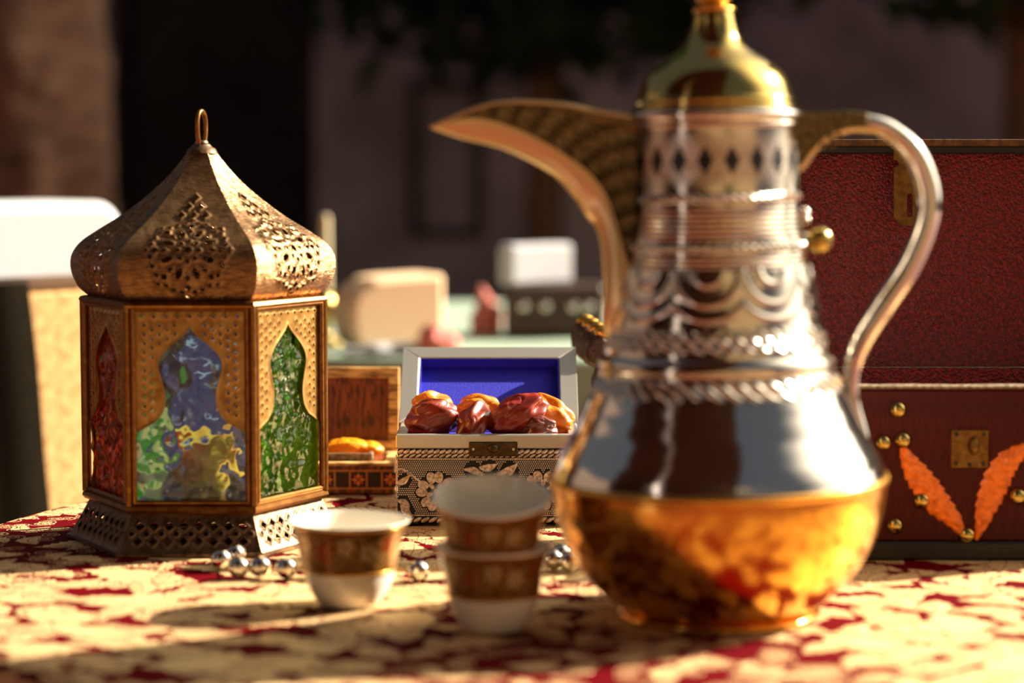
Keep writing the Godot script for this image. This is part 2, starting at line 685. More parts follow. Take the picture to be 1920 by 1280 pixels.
	m = mat("bark", Color(0.56, 0.43, 0.34), 0.95)
	tri_map(m, 3.0, streak, coarse, 1.0)
	m = mat("leaves", Color(0.10, 0.20, 0.06), 0.6)
	m.backlight_enabled = true
	m.backlight = Color(0.2, 0.3, 0.08)
	m = mat("screen_wood", Color(0.26, 0.17, 0.11), 0.7)
	tri_map(m, 2.0, grain)
	mat("table_wood", Color(0.22, 0.13, 0.08), 0.5)
	m = mat("honey_wax", Color(0.97, 0.74, 0.20), 0.4)
	m.subsurf_scatter_enabled = true
	m.subsurf_scatter_strength = 0.6
	mat("candle_wax", Color(0.80, 0.74, 0.60), 0.5)


# ---------------------------------------------------------------- the lantern
const FACE := 0.866025
const LR := 0.0697          # corner radius of the lantern's body


func hole_d(h: Array, x: float, y: float) -> float:
	var dx: float = x - h[1]
	var dy: float = y - h[2]
	if absf(dx) > 0.008 or absf(dy) > 0.008: return 0.004
	var c := cos(h[5])
	var s := sin(h[5])
	var a := absf(dx * c + dy * s)
	var b := absf(-dx * s + dy * c)
	if h[0] == 0:
		return (sqrt(a * a / (h[3] * h[3]) + b * b / (h[4] * h[4])) - 1.0) * minf(h[3], h[4])
	return (a / h[3] + b / h[4] - 1.0) * h[3] * h[4] / sqrt(h[3] * h[3] + h[4] * h[4])


func around_six(called: String, mesh: Mesh, material: Material, parent: Node3D) -> Array:
	var out := []
	for k in 6:
		var o := put(called, mesh, material, parent)
		o.rotation.y = TAU * k / 6
		out.append(o)
	return out


func lantern() -> void:
	var t := thing("lantern", "hexagonal pierced brass lantern with onion roof and red, clear and green glass panes", "lantern", Vector3(-0.1785, TY, -1.2935), deg_to_rad(0.5))
	# flared skirt with two rows of lozenges and a row of small holes between
	var holes: Array = []
	for k in 8:
		var x := (k - 3.5) * 0.0083
		holes.append([1, x, 0.0165, 0.0029, 0.0029, 0.0])
		holes.append([1, x * 1.02, 0.0075, 0.0027, 0.0027, 0.0])
		if k < 7: holes.append([0, x + 0.00415, 0.0120, 0.0014, 0.0014, 0.0])
	holes.append([0, -0.0333, 0.012, 0.0014, 0.0014, 0.0])
	holes.append([0, 0.0333, 0.012, 0.0014, 0.0014, 0.0])
	var skirt := func(u: float, v: float) -> Vector3:
		var r := lerpf(0.0805, 0.0672, pow(v, 0.85))
		return Vector3((u - 0.5) * r, 0.0012 + v * 0.0215, r * FACE)
	var skirt_d := func(u: float, v: float) -> float:
		var d := 0.004
		var x := (u - 0.5) * lerpf(0.0805, 0.0672, v)
		for h in holes: d = minf(d, hole_d(h, x, v * 0.0245))
		return d
	var sh := Shape.new()
	sh.pierced(120, 40, skirt, skirt_d, 0.0006, 0.0007, 0.0009)
	around_six("skirt_panel", sh.mesh(), M.dark_bronze, t)
	sh = Shape.new()
	sh.facets(PackedVector2Array([Vector2(0.078, 0.0), Vector2(0.0812, 0.0), Vector2(0.0812, 0.0018), Vector2(0.0795, 0.0022)]), 6, PI / 6)
	put("foot_rim", sh.mesh(), M.dark_bronze, t)
	sh = Shape.new()
	sh.facets(PackedVector2Array([Vector2(0.0, 0.021), Vector2(0.066, 0.021), Vector2(0.0672, 0.0222), Vector2(0.0705, 0.0228), Vector2(0.0718, 0.0246), Vector2(0.0713, 0.0264), Vector2(0.0695, 0.0276), Vector2(0.066, 0.0278), Vector2(0.0, 0.0278)]), 6, PI / 6)
	put("floor_plate", sh.mesh(), M.frame_brass, t)
	# walls: a brass sheet with an onion arch over a pane of rippled glass, in a raised frame
	var arch := flat2([0.0310, 0.0, 0.0310, 0.0395, 0.0262, 0.0425, 0.0200, 0.0460, 0.0158, 0.0510, 0.0140, 0.0570, 0.0141, 0.0630, 0.0158, 0.0700, 0.0174, 0.0765, 0.0166, 0.0815, 0.0125, 0.0868, 0.0072, 0.0915, 0.0030, 0.0950, 0.0, 0.0990])
	var arch_d := func(x: float, y: float) -> float:
		if y > 0.099: return maxf(0.0, y - 0.099) + absf(x) * 0.6 + 0.0001
		var w := heights(arch, y)
		var slope := (heights(arch, y + 0.0005) - heights(arch, y - 0.0005)) / 0.001
		return (absf(x) - w) / sqrt(1.0 + slope * slope)
	var dots: Array = []
	for r in 12:
		for k in 15:
			var x := (k - 7) * 0.0042
			var y := 0.0475 + r * 0.0050 + (0.0025 if k % 2 else 0.0)
			if absf(x) < 0.029 and y < 0.1005 and arch_d.call(x, y) > 0.0036 and (y > 0.062 or absf(x) < 0.027): dots.append([1, x, y, 0.0009, 0.0012, 0.0])
	for k in 9: dots.append([1, (k - 4) * 0.0066, 0.1048, 0.0014, 0.0009, 0.0])
	var wall_d := func(u: float, v: float) -> float:
		var x := (u - 0.5) * 0.062
		var y := v * 0.110
		var d: float = minf(0.004, arch_d.call(x, y))
		if d < 0.0: return d
		for h in dots:
			if absf(h[2] - y) < 0.004: d = minf(d, hole_d(h, x, y))
		return d
	var wall_p := func(u: float, v: float) -> Vector3: return Vector3((u - 0.5) * 0.062, 0.0275 + v * 0.110, LR * FACE - 0.0012)
	sh = Shape.new()
	sh.pierced(124, 180, wall_p, wall_d, 0.0006, 0.0004, 0.0009)
	around_six("side_panel", sh.mesh(), M.panel_brass, t)
	sh = Shape.new()
	for s in [-1.0, 1.0]:
		sh.box(Vector3(s * 0.0316, 0.0825, LR * FACE), Vector3(0.0030, 0.110, 0.0030), 0.0010)
	sh.box(Vector3(0, 0.0289, LR * FACE), Vector3(0.0640, 0.0026, 0.0028), 0.0010)
	sh.box(Vector3(0, 0.1364, LR * FACE), Vector3(0.0640, 0.0026, 0.0028), 0.0010)
	around_six("panel_frame", sh.mesh(), M.frame_brass, t)
	sh = Shape.new()
	var c30 := Vector3(LR * sin(PI / 6), 0, LR * cos(PI / 6))
	sh.tube(PackedVector3Array([c30 + Vector3(0, 0.0270, 0), c30 + Vector3(0, 0.1385, 0)]), [0.0019], 12, false, Vector3.RIGHT)
	around_six("corner_post", sh.mesh(), M.frame_brass, t)
	# panes: rippled in front, plain thin ones behind
	var rip := FastNoiseLite.new()
	rip.seed = 21
	rip.frequency = 48.0
	rip.fractal_octaves = 2
	for k in 3:
		sh = Shape.new()
		var z0 := LR * FACE - 0.0030
		for side in 2:
			var rows: Array = []
			for j in 111:
				var line := PackedVector3Array()
				for i in 67:
					var x := (i / 66.0 - 0.5) * 0.0640
					var y := 0.0278 + j / 110.0 * 0.1090
					var w := rip.get_noise_3d(x * (1.0 if k == 1 else 1.4), y * (1.0 if k == 1 else 1.2), k * 3.1) * (0.0008 if k == 2 else 0.0020) + absf(rip.get_noise_3d(x * 2.0, y * 2.0, k + 9.0)) * 0.0006
					line.append(Vector3(x, y, z0 + w if side == 0 else z0 - 0.0028))
				rows.append(line)
			sh.grid(rows, false, side == 1)
		var g := put("glass_pane", sh.mesh(), [M.glass_amber, M.glass_blue, M.glass_green][k], t, ["dark red rippled glass pane", "clear bluish rippled glass pane", "bright green rippled glass pane"][k])
		g.rotation.y = [-PI / 3, 0.0, PI / 3][k]
	for k in 3:
		sh = Shape.new()
		sh.box(Vector3(0, 0.0823, LR * FACE - 0.004), Vector3(0.0640, 0.1088, 0.0006))
		var g := put("glass_pane", sh.mesh(), [M.pane_amber, M.pane_blue, M.pane_green][k], t)
		g.rotation.y = [PI * 2 / 3, PI, -PI * 2 / 3][k]
	sh = Shape.new()
	sh.lathe(spline(flat2([0.0, 0.0278, 0.0150, 0.0278, 0.0155, 0.0300, 0.0155, 0.0560, 0.0140, 0.0580, 0.0060, 0.0565, 0.0, 0.0562]), 3), 28)
	put("candle", sh.mesh(), M.honey_wax, t, "stub of yellow candle added for a glimmer through the glass")  # candle added to give a golden sparkle behind the front pane
	# cornice and onion roof
	sh = Shape.new()
	sh.facets(PackedVector2Array([Vector2(0.064, 0.1368), Vector2(0.0712, 0.1372), Vector2(0.0722, 0.1386), Vector2(0.0712, 0.1402), Vector2(0.0690, 0.1408), Vector2(0.062, 0.1409)]), 6, PI / 6)
	put("cornice", sh.mesh(), M.frame_brass, t)
	var prof := even(spline(flat2([0.0655, 0.1400, 0.0682, 0.1420, 0.0724, 0.1462, 0.0755, 0.1525, 0.0766, 0.1590, 0.0752, 0.1655, 0.0700, 0.1720, 0.0605, 0.1785, 0.0490, 0.1855, 0.0385, 0.1930, 0.0292, 0.2005, 0.0205, 0.2085, 0.0135, 0.2165, 0.0088, 0.2225]), 10), 161)
	var total := 0.0
	for k in 160: total += prof[k].distance_to(prof[k + 1])
	var roof := func(u: float, v: float) -> Vector3:
		var p := prof[int(round(v * 160))]
		return Vector3((u - 0.5) * p.x, p.y, p.x * FACE)
	var at_h := func(h: float) -> float:
		for k in 161:
			if prof[k].y >= h: return total * k / 160.0
		return total
	var s0: float = at_h.call(0.1690)
	var rh: Array = [[0, 0.0, s0, 0.0022, 0.0022, 0.0]]
	for k in 8:
		var a := TAU * k / 8
		rh.append([0, cos(a) * 0.0058, s0 + sin(a) * 0.0058, 0.0014, 0.0012, a])
		rh.append([0, cos(a + PI / 8) * 0.0122, s0 + sin(a + PI / 8) * 0.0122, 0.0034, 0.0017, a + PI / 8])
		rh.append([1, cos(a) * 0.0135, s0 + sin(a) * 0.0135, 0.0022, 0.0014, a])
		rh.append([1, cos(a) * 0.0182, s0 + sin(a) * 0.0182, 0.0024, 0.0020, a])
		for q in [-1.0, 0.0, 1.0]: rh.append([1, cos(a + PI / 8 + q * 0.22) * 0.0208, s0 + sin(a + PI / 8 + q * 0.22) * 0.0208, 0.0014, 0.0018, a + PI / 8 + q * 0.22])
		rh.append([1, cos(a) * 0.0232, s0 + sin(a) * 0.0232, 0.0013, 0.0017, a])
	var s1: float = at_h.call(0.1868)
	for h in rh:
		h[2] = s0 + (h[2] - s0) * 1.18
		h[4] *= 1.08
	for r in 3:
		for k in 3 - r: rh.append([1, (k - (2 - r) / 2.0) * 0.0068, s1 + 0.001 + r * 0.0080, 0.0023, 0.0032, 0.0])
	var roof_d := func(u: float, v: float) -> float:
		var p := prof[int(round(v * 160))]
		var x := (u - 0.5) * p.x
		var s := v * total
		var d := 0.004
		if s > s0 + 0.056 or absf(x) > 0.027: return d
		for h in rh:
			if absf(h[2] - s) < 0.0075: d = minf(d, hole_d(h, x, s))
		return d
	sh = Shape.new()
	sh.pierced(110, 160, roof, roof_d, 0.0006, 0.0008, 0.0009)
	around_six("roof_panel", sh.mesh(), M.aged_brass, t)
	sh = Shape.new()
	sh.lathe(PackedVector2Array([Vector2(0.0, 0.2215), Vector2(0.0092, 0.2225), Vector2(0.0080, 0.2250), Vector2(0.0058, 0.2262), Vector2(0.0050, 0.2275), Vector2(0.0, 0.2282)]), 18)
	sh.lathe(PackedVector2Array([Vector2(0.0, 0.2265), Vector2(0.0036, 0.2270), Vector2(0.0040, 0.2284), Vector2(0.0034, 0.2296), Vector2(0.0, 0.2299)]), 14)
	var cap := put("roof_cap", sh.mesh(), M.dark_bronze, t)
	sh = Shape.new()
	var loop := PackedVector3Array()
	for k in 33:
		var a := PI * k / 32.0 - PI / 2 * 0.0
		loop.append(Vector3(cos(a) * 0.0056, 0.2390 + sin(a) * 0.0076, 0))
	loop.insert(0, Vector3(0.0052, 0.2330, 0))
	loop.insert(0, Vector3(0.0036, 0.2282, 0))
	loop.append(Vector3(-0.0052, 0.2330, 0))
	loop.append(Vector3(-0.0036, 0.2282, 0))
	sh.tube(loop, [0.00135], 10, false, Vector3.BACK)
	put("hanging_loop", sh.mesh(), M.frame_brass, cap).rotation.y = deg_to_rad(72)


# ---------------------------------------------------------------- the coffee pot
func bump_window(y: float, a: float, b: float) -> float:
	if y <= a or y >= b: return 0.0
	return sin(PI * (y - a) / (b - a))


func coffee_pot() -> void:
	var t := thing("coffee_pot", "tall silver and brass coffee pot with a crescent beak spout and curved handle", "coffee pot", Vector3(0.1000, TY, -1.0693))
	t.rotation.z = deg_to_rad(0.9)
	# the gilt bowl
	var sh := Shape.new()
	sh.lathe(spline(flat2([0.0005, 0.0035, 0.0300, 0.0035, 0.0440, 0.0042, 0.0520, 0.0080, 0.0600, 0.0155, 0.0680, 0.0250, 0.0742, 0.0370, 0.0782, 0.0495, 0.0799, 0.0599, 0.0802, 0.0660]), 6), 128)
	put("bowl", sh.mesh(), M.gold_bowl, t, "gilt rounded lower bowl")
	sh = Shape.new()
	sh.lathe(PackedVector2Array([Vector2(0.0, 0.0), Vector2(0.0478, 0.0), Vector2(0.0490, 0.0012), Vector2(0.0486, 0.0026), Vector2(0.0462, 0.0040), Vector2(0.0440, 0.0052)]), 96, 80)
	put("foot_ring", sh.mesh(), M.gold_bowl, t)
	sh = Shape.new()
	sh.lathe(spline(flat2([0.0798, 0.0645, 0.0812, 0.0655, 0.0816, 0.0668, 0.0811, 0.0682, 0.0796, 0.0690]), 4), 128)
	put("seam_ring", sh.mesh(), M.gilt, t)
	# the chased silver body
	var prof := flat2([0.0803, 0.0668, 0.0790, 0.0702, 0.0770, 0.0754, 0.0728, 0.0831, 0.0682, 0.0911, 0.0636, 0.1012, 0.0580, 0.1148, 0.0539, 0.1276, 0.0490, 0.1474, 0.0459, 0.1627, 0.0433, 0.1742, 0.0408, 0.1932, 0.0398, 0.2084, 0.0395, 0.2287, 0.0397, 0.2413])
	var surface := func(y: float, a: float) -> float:
		var r := heights(prof, y)
		if y < 0.108: return r
		r += 0.00042 * bump_window(y, 0.1790, 0.1985) * sin(TAU * y / 0.0024)
		r += 0.00042 * bump_window(y, 0.1672, 0.1762) * sin(TAU * y / 0.0022)
		r += 0.00026 * bump_window(y, 0.2040, 0.2335) * cos(a * 90.0) * cos(TAU * y / 0.0021)
		r += 0.0010 * bump_window(y, 0.1990, 0.2034) * (0.45 + 0.55 * cos(a * 54.0 + y * 1700.0))
		r += 0.0011 * bump_window(y, 0.1765, 0.1800) * (0.45 + 0.55 * cos(a * 60.0))
		r += 0.0009 * bump_window(y, 0.1290, 0.1412) * cos(a * 45.0 + y * 900.0) * (0.55 + 0.45 * cos(TAU * y / 0.0040))
		r += 0.0013 * sqrt(bump_window(y, 0.1200, 0.1270))
		r += 0.0010 * bump_window(y, 0.1090, 0.1180) * cos(a * 45.0 + y * 900.0)
		if y > 0.1405 and y < 0.1690:
			var p := (fposmod(a * 9.0 / TAU, 1.0) - 0.5) * 0.0345
			var q := sqrt(p * p + (y - 0.1690) * (y - 0.1690))
			for c in [[0.0235, 0.0011], [0.0165, 0.0012], [0.0075, 0.0010]]:
				r += 0.0007 * exp(-pow((q - c[0]) / c[1], 2.0))
		r += 0.0006 * bump_window(y, 0.2340, 0.2362)
		return r
	var rows: Array = []
	var y := 0.0670
	while y < 0.2414:
		var line := PackedVector3Array()
		for i in 361:
			var a := TAU * (i % 360) / 360.0
			var r: float = surface.call(y, a)
			line.append(Vector3(r * cos(a), y, -r * sin(a)))
		rows.append(line)
		y += 0.00050 if y > 0.107 else 0.0012
	sh = Shape.new()
	sh.grid(rows, true)
	put("chased_body", sh.mesh(), M.chased_silver, t, "silver body with chased bands")
	# the plain shoulder below the bands is polished: a skin of its own
	sh = Shape.new()
	var skin := PackedVector2Array()
	y = 0.0668
	while y < 0.1086:
		skin.append(Vector2(heights(prof, y) + 0.0003, y))
		y += 0.0014
	sh.lathe(skin, 128)
	put("shoulder", sh.mesh(), M.silver, t, "smooth polished shoulder")
	for k in 20:
		sh = Shape.new()
		var a0 := TAU * (k + 0.35) / 20
		rows = []
		for j in 9:
			var line := PackedVector3Array()
			var hy := (j / 8.0 - 0.5) * 0.0140
			var w := 0.0038 * (1.0 - absf(hy) / 0.0071)
			for i in 5:
				var a := a0 + (i / 4.0 - 0.5) * 2.0 * w / 0.0398
				var r := heights(prof, 0.2185 + hy) + 0.00035
				line.append(Vector3(r * cos(a), 0.2185 + hy, -r * sin(a)))
			rows.append(line)
		sh.grid(rows)
		put("lozenge", sh.mesh(), M.enamel, t)
	sh = Shape.new()
	sh.lathe(spline(flat2([0.0396, 0.2366, 0.0412, 0.2374, 0.0420, 0.2392, 0.0416, 0.2410, 0.0400, 0.2420, 0.0380, 0.2424]), 5), 96, 70)
	put("rim", sh.mesh(), M.silver, t)
	# lid
	sh = Shape.new()
	sh.lathe(PackedVector2Array([Vector2(0.0380, 0.2412), Vector2(0.0388, 0.2420), Vector2(0.0388, 0.2438), Vector2(0.0380, 0.2444), Vector2(0.0377, 0.2452), Vector2(0.0382, 0.2460), Vector2(0.0380, 0.2474), Vector2(0.0372, 0.2482)]), 96, 60)
	sh.lathe(spline(flat2([0.0370, 0.2482, 0.0362, 0.2510, 0.0345, 0.2556, 0.0312, 0.2606, 0.0262, 0.2648, 0.0205, 0.2684, 0.0155, 0.2720, 0.0122, 0.2764, 0.0106, 0.2812, 0.0096, 0.2860, 0.0090, 0.2884]), 6), 96)
	var lid := put("lid", sh.mesh(), M.brass, t, "brass domed lid")
	sh = Shape.new()
	sh.lathe(spline(flat2([0.0088, 0.2880, 0.0098, 0.2890, 0.0096, 0.2902, 0.0064, 0.2914, 0.0062, 0.2922, 0.0078, 0.2938, 0.0084, 0.2956, 0.0078, 0.2976, 0.0056, 0.2992, 0.0044, 0.3008, 0.0056, 0.3028, 0.0050, 0.3050, 0.0030, 0.3064, 0.0022, 0.3090, 0.0, 0.3105]), 5), 40)
	put("finial", sh.mesh(), M.gilt, lid)
	# spout: a deep crescent beak with a rounded keel and chased cheeks
	var ox := Vector2(-0.1000, 0)
	var up := spline(flat2([0.0640, 0.2392, 0.0583, 0.2398, 0.0431, 0.2424, 0.0276, 0.2458, 0.0038, 0.2474, -0.0122, 0.2450, -0.0256, 0.2400, -0.0350, 0.2362]), 8)
	var mid := spline(flat2([0.0590, 0.1640, 0.0545, 0.1803, 0.0490, 0.1996, 0.0434, 0.2092, 0.0355, 0.2170, 0.0221, 0.2264, 0.0038, 0.2356, -0.0160, 0.2402, -0.0350, 0.2361]), 8)
	var low := spline(flat2([0.0520, 0.1250, 0.0452, 0.1400, 0.0462, 0.1599, 0.0445, 0.1831, 0.0379, 0.1932, 0.0330, 0.2011, 0.0221, 0.2130, 0.0, 0.2249, -0.0200, 0.2304, -0.0350, 0.2358]), 8)
	var n := 161
	up = even(up, n)
	mid = even(mid, n)
	low = even(low, n)
	var wide := func(k: int) -> float: return lerpf(0.0135, 0.0022, pow(k / 160.0, 0.8))
	sh = Shape.new()
	rows = []
	for k in n:
		var line := PackedVector3Array()
		for i in 25:
			var a := -PI / 2 + PI * i / 24.0
			var p := mid[k].lerp(low[k], cos(a)) + ox
			line.append(Vector3(p.x, p.y, sin(a) * wide.call(k)))
		rows.append(line)
	sh.grid(rows, false, false)
	var spout := put("spout", sh.mesh(), M.spout_brass, t, "crescent beak spout with a bright rounded keel")
	for side in [1.0, -1.0]:
		sh = Shape.new()
		for skin_ in 2:
			rows = []
			for k in n:
				var line := PackedVector3Array()
				for i in 61:
					var f := i / 60.0
					var p := mid[k].lerp(up[k], f)
					var z: float = wide.call(k) * lerpf(1.0, 0.86, f)
					if skin_ == 0:
						var w := mid[k].distance_to(up[k])
						if w > 0.003 and f > 0.06 and f < 0.93: z += 0.0020 * maxf(0.0, cos(k * 0.55 + floorf(f * w / 0.0052 + 0.5) * PI)) * maxf(0.0, cos(f * w * TAU / 0.0052)) - 0.0003
						if f <= 0.06 or f >= 0.93: z += 0.0006
					else:
						z -= 0.0012
					line.append(Vector3(p.x + ox.x, p.y, z * side))
				rows.append(line)
			sh.grid(rows, false, (side > 0) != (skin_ == 0))
		put("spout_cheek", sh.mesh(), M.patina, spout, "dark chased cheek")
		sh = Shape.new()
		var edge := PackedVector3Array()
		var er: Array = []
		for k in n:
			edge.append(Vector3(up[k].x + ox.x, up[k].y, side * wide.call(k) * 0.86))
			er.append(0.0009)
		sh.tube(edge, er, 8, false, Vector3.UP)
		put("spout_edge", sh.mesh(), M.spout_brass, spout)
	# handle
	var hc := even(spline(flat2([0.1360, 0.2290, 0.1500, 0.2338, 0.1623, 0.2364, 0.1800, 0.2330, 0.1938, 0.2218, 0.2010, 0.2060, 0.2012, 0.1894, 0.1930, 0.1680, 0.1805, 0.1488, 0.1702, 0.1326, 0.1650, 0.1180, 0.1652, 0.1040, 0.1690, 0.0900, 0.1712, 0.0800]), 8), 90)
	var path := PackedVector3Array()
	var hr: Array = []
	for k in 90:
		path.append(Vector3(hc[k].x + ox.x, hc[k].y, 0.0))
		var r := 0.0056
		if k < 26: r = lerpf(0.0034, 0.0056, smoothstep(8, 26, k))
		if k > 62: r = lerpf(0.0056, 0.0026, smoothstep(62, 84, k))
		hr.append(r)
	sh = Shape.new()
	sh.tube(path, hr, 20, false, Vector3.BACK, 1.35)
	var handle := put("handle", sh.mesh(), M.silver, t, "tall curved silver handle")
	sh = Shape.new()
	var web := PackedVector2Array([Vector2(0.1370, 0.2150), Vector2(0.1412, 0.2160), Vector2(0.1462, 0.2228), Vector2(0.1530, 0.2286), Vector2(0.1640, 0.2318), Vector2(0.1735, 0.2330), Vector2(0.1720, 0.2398), Vector2(0.1620, 0.2412), Vector2(0.1500, 0.2412), Vector2(0.1370, 0.2408)])
	for k in web.size(): web[k] += ox
	sh.prism(web, -0.0055, 0.0055, 0.0008)
	put("handle_web", sh.mesh(), M.patina, handle, "dark chased web at the root of the handle")
	sh = Shape.new()
	for r in 4:
		for k in 7 - r:
			sh.ball(Vector3(0.1405 + k * 0.0042 + r * 0.0006 + ox.x, 0.2380 - r * 0.0045, 0.0052), Vector3(0.0015, 0.0015, 0.0010), 8, 5)
	put("web_beading", sh.mesh(), M.patina, handle)
	sh = Shape.new()
	var lip := PackedVector3Array()
	for p in even(spline(flat2([0.1375, 0.2125, 0.1412, 0.2160, 0.1462, 0.2228, 0.1530, 0.2286, 0.1640, 0.2325, 0.1780, 0.2318]), 8), 40):
		lip.append(Vector3(p.x + ox.x, p.y, 0.0))
	sh.tube(lip, [0.0024], 10, false, Vector3.BACK, 2.4)
	put("web_lip", sh.mesh(), M.spout_brass, handle)
	# round knob beside the neck, on its collar
	sh = Shape.new()
	sh.ball(Vector3(0.1489 + ox.x, 0.1800, 0.004), Vector3.ONE * 0.0064, 28, 18)
	var knob := put("knob", sh.mesh(), M.brass, t, "round brass knob beside the neck")
	sh = Shape.new()
	sh.tube(PackedVector3Array([Vector3(0.0400, 0.1800, 0.003), Vector3(0.0425, 0.1800, 0.003), Vector3(0.0440, 0.1800, 0.004)]), [0.0042, 0.0036, 0.0030], 16, false, Vector3.UP)
	sh.ball(Vector3(0.0424, 0.1895, 0.004), Vector3.ONE * 0.0023, 14, 9)
	sh.ball(Vector3(0.0418, 0.1930, 0.004), Vector3.ONE * 0.0028, 14, 9)
	put("knob_collar", sh.mesh(), M.silver, knob)


# ---------------------------------------------------------------- cups and beads
func cup(label: String, at: Vector3, s: float) -> Node3D:
	var t := thing("coffee_cup", label, "cup", at, 0.0, "handleless coffee cups")
	var o := func(list: Array) -> PackedVector2Array:
		var p := spline(flat2(list), 6)
		for k in p.size(): p[k] *= s
		return p
	var sh := Shape.new()
	sh.lathe(o.call([0.0, 0.0006, 0.0120, 0.0006, 0.0135, 0.0, 0.0152, 0.0012, 0.0180, 0.0050, 0.0212, 0.0115, 0.0232, 0.0180]), 64, 80)
	sh.lathe(o.call([0.0284, 0.0405, 0.0299, 0.0418, 0.0296, 0.0424, 0.0284, 0.0414, 0.0258, 0.0330, 0.0236, 0.0220, 0.0205, 0.0125, 0.0150, 0.0060, 0.0, 0.0045]), 64, 170)
	put("china_body", sh.mesh(), M.china, t, "white glazed china")
	sh = Shape.new()
	sh.lathe(o.call([0.0232, 0.0180, 0.0243, 0.0240, 0.0257, 0.0310, 0.0272, 0.0370, 0.0282, 0.0400]), 64)
	var b0 := sh.uv
	for k in b0.size(): b0[k] = Vector2(b0[k].x, 1.0 - b0[k].y)
	sh.uv = b0
	put("painted_band", sh.mesh(), M.china_band, t, "brown and gold painted band")
	sh = Shape.new()
	sh.lathe(o.call([0.0280, 0.0396, 0.0290, 0.0402, 0.0293, 0.0409, 0.0286, 0.0412]), 64)
	sh.lathe(o.call([0.0231, 0.0176, 0.0237, 0.0180, 0.0238, 0.0187, 0.0233, 0.0190]), 64)
	put("gilt_line", sh.mesh(), M.gilt, t)
	return t


func cups() -> void:
	cup("small gilt banded white china cup standing alone nearest the lantern", Vector3(-0.0803, TY, -1.0929), 1.0)
	cup("small banded china cup at the bottom of the stack of two, left of the pot", Vector3(-0.0087, TY, -1.0347), 0.93)
	var u := cup("small banded china cup nested on top of another, its empty white mouth tipped forward", Vector3(-0.0092, TY + 0.0257, -1.0352), 0.93)
	u.rotation.x = deg_to_rad(13.0)


func beads() -> void:
	var t := thing("bead_strand", "loose strand of shiny silver beads lying on the cloth behind the cups", "beads", Vector3(-0.07, TY, -1.17))
	var o := Vector3(0.07, 0, 1.17)
	var c := Shape.new()
	c.ball(Vector3.ZERO, Vector3(0.0058, 0.0056, 0.0058), 24, 16)
	var m := c.mesh()
	var at := [[-0.1556, -1.1854], [-0.1500, -1.2010], [-0.1434, -1.1623], [-0.1322, -1.1640], [-0.1182, -1.1600], [-0.1050, -1.1640], [-0.0930, -1.1590], [-0.0800, -1.1630], [-0.0670, -1.1600], [-0.0486, -1.1519], [-0.0300, -1.1600], [-0.0150, -1.1680], [0.0, -1.1750], [0.0118, -1.1780], [0.0220, -1.1854], [0.0305, -1.1790], [0.0268, -1.2010], [0.0360, -1.1900]]
	var path := PackedVector3Array()
	for p in at:
		var b := put("bead", m, M.chrome, t)
		b.position = Vector3(p[0], 0.0057, p[1]) + o
		path.append(b.position)
	var sh := Shape.new()
	sh.tube(path, [0.0006], 6)
	put("thread", sh.mesh(), M.gilt, t)


# ---------------------------------------------------------------- silver box of dates
func rope(sh: Shape, a: Vector3, b: Vector3, r: float, pitch: float) -> void:
	var n := int(a.distance_to(b) / pitch)
	var d := (b - a) / n
	for k in n:
		var c := a + d * (k + 0.5)
		var t := Transform3D(Basis(Vector3.BACK, deg_to_rad(28)), c)
		var old := sh.T
		sh.T = old * t
		sh.ball(Vector3.ZERO, Vector3(d.length() * 0.68, r, r), 8, 6)
		sh.T = old


func petal(sh: Shape, c: Vector2, r: Vector2, turn: float, z: float, high: float, point := 0.0, bend := 0.0) -> void:
	var rows: Array = []
	for j in 7:
		var line := PackedVector3Array()
		var q := j / 6.0
		var rad := sqrt(1.0 - q * q) * 0.86 + (0.14 if j < 6 else 0.0) * (1.0 - q)
		var h := high * (0.0 if j == 0 else (0.75 + 0.25 * sin(q * PI * 1.5)) if j > 1 else 0.8)
		if j == 6: rad = 0.0
		if j == 0: rad = 1.0
		for i in 25:
			var a := TAU * (i % 24) / 24.0
			var p := Vector2(cos(a), sin(a) * (1.0 - point * 0.75 * maxf(0.0, cos(a)))) * rad * r
			p.y += bend * p.x * p.x / r.x
			p = p.rotated(turn) + c
			line.append(Vector3(p.x, p.y, z + h))
		rows.append(line)
	sh.grid(rows, true)


func frame(w: float, h: float, t: float, z0: float, z1: float, side: int, bev: float) -> Shape:
	# one mitred side of a frame of width t round a w x h rectangle centred at the origin: 0 bottom, 1 right, 2 top, 3 left
	var o := [Vector2(-w / 2, -h / 2), Vector2(w / 2, -h / 2), Vector2(w / 2, h / 2), Vector2(-w / 2, h / 2)]
	var i := [o[0] + Vector2(t, t), o[1] + Vector2(-t, t), o[2] + Vector2(-t, -t), o[3] + Vector2(t, -t)]
	var sh := Shape.new()
	sh.prism(PackedVector2Array([o[side], o[(side + 1) % 4], i[(side + 1) % 4], i[side]]), z0, z1, bev)
	return sh


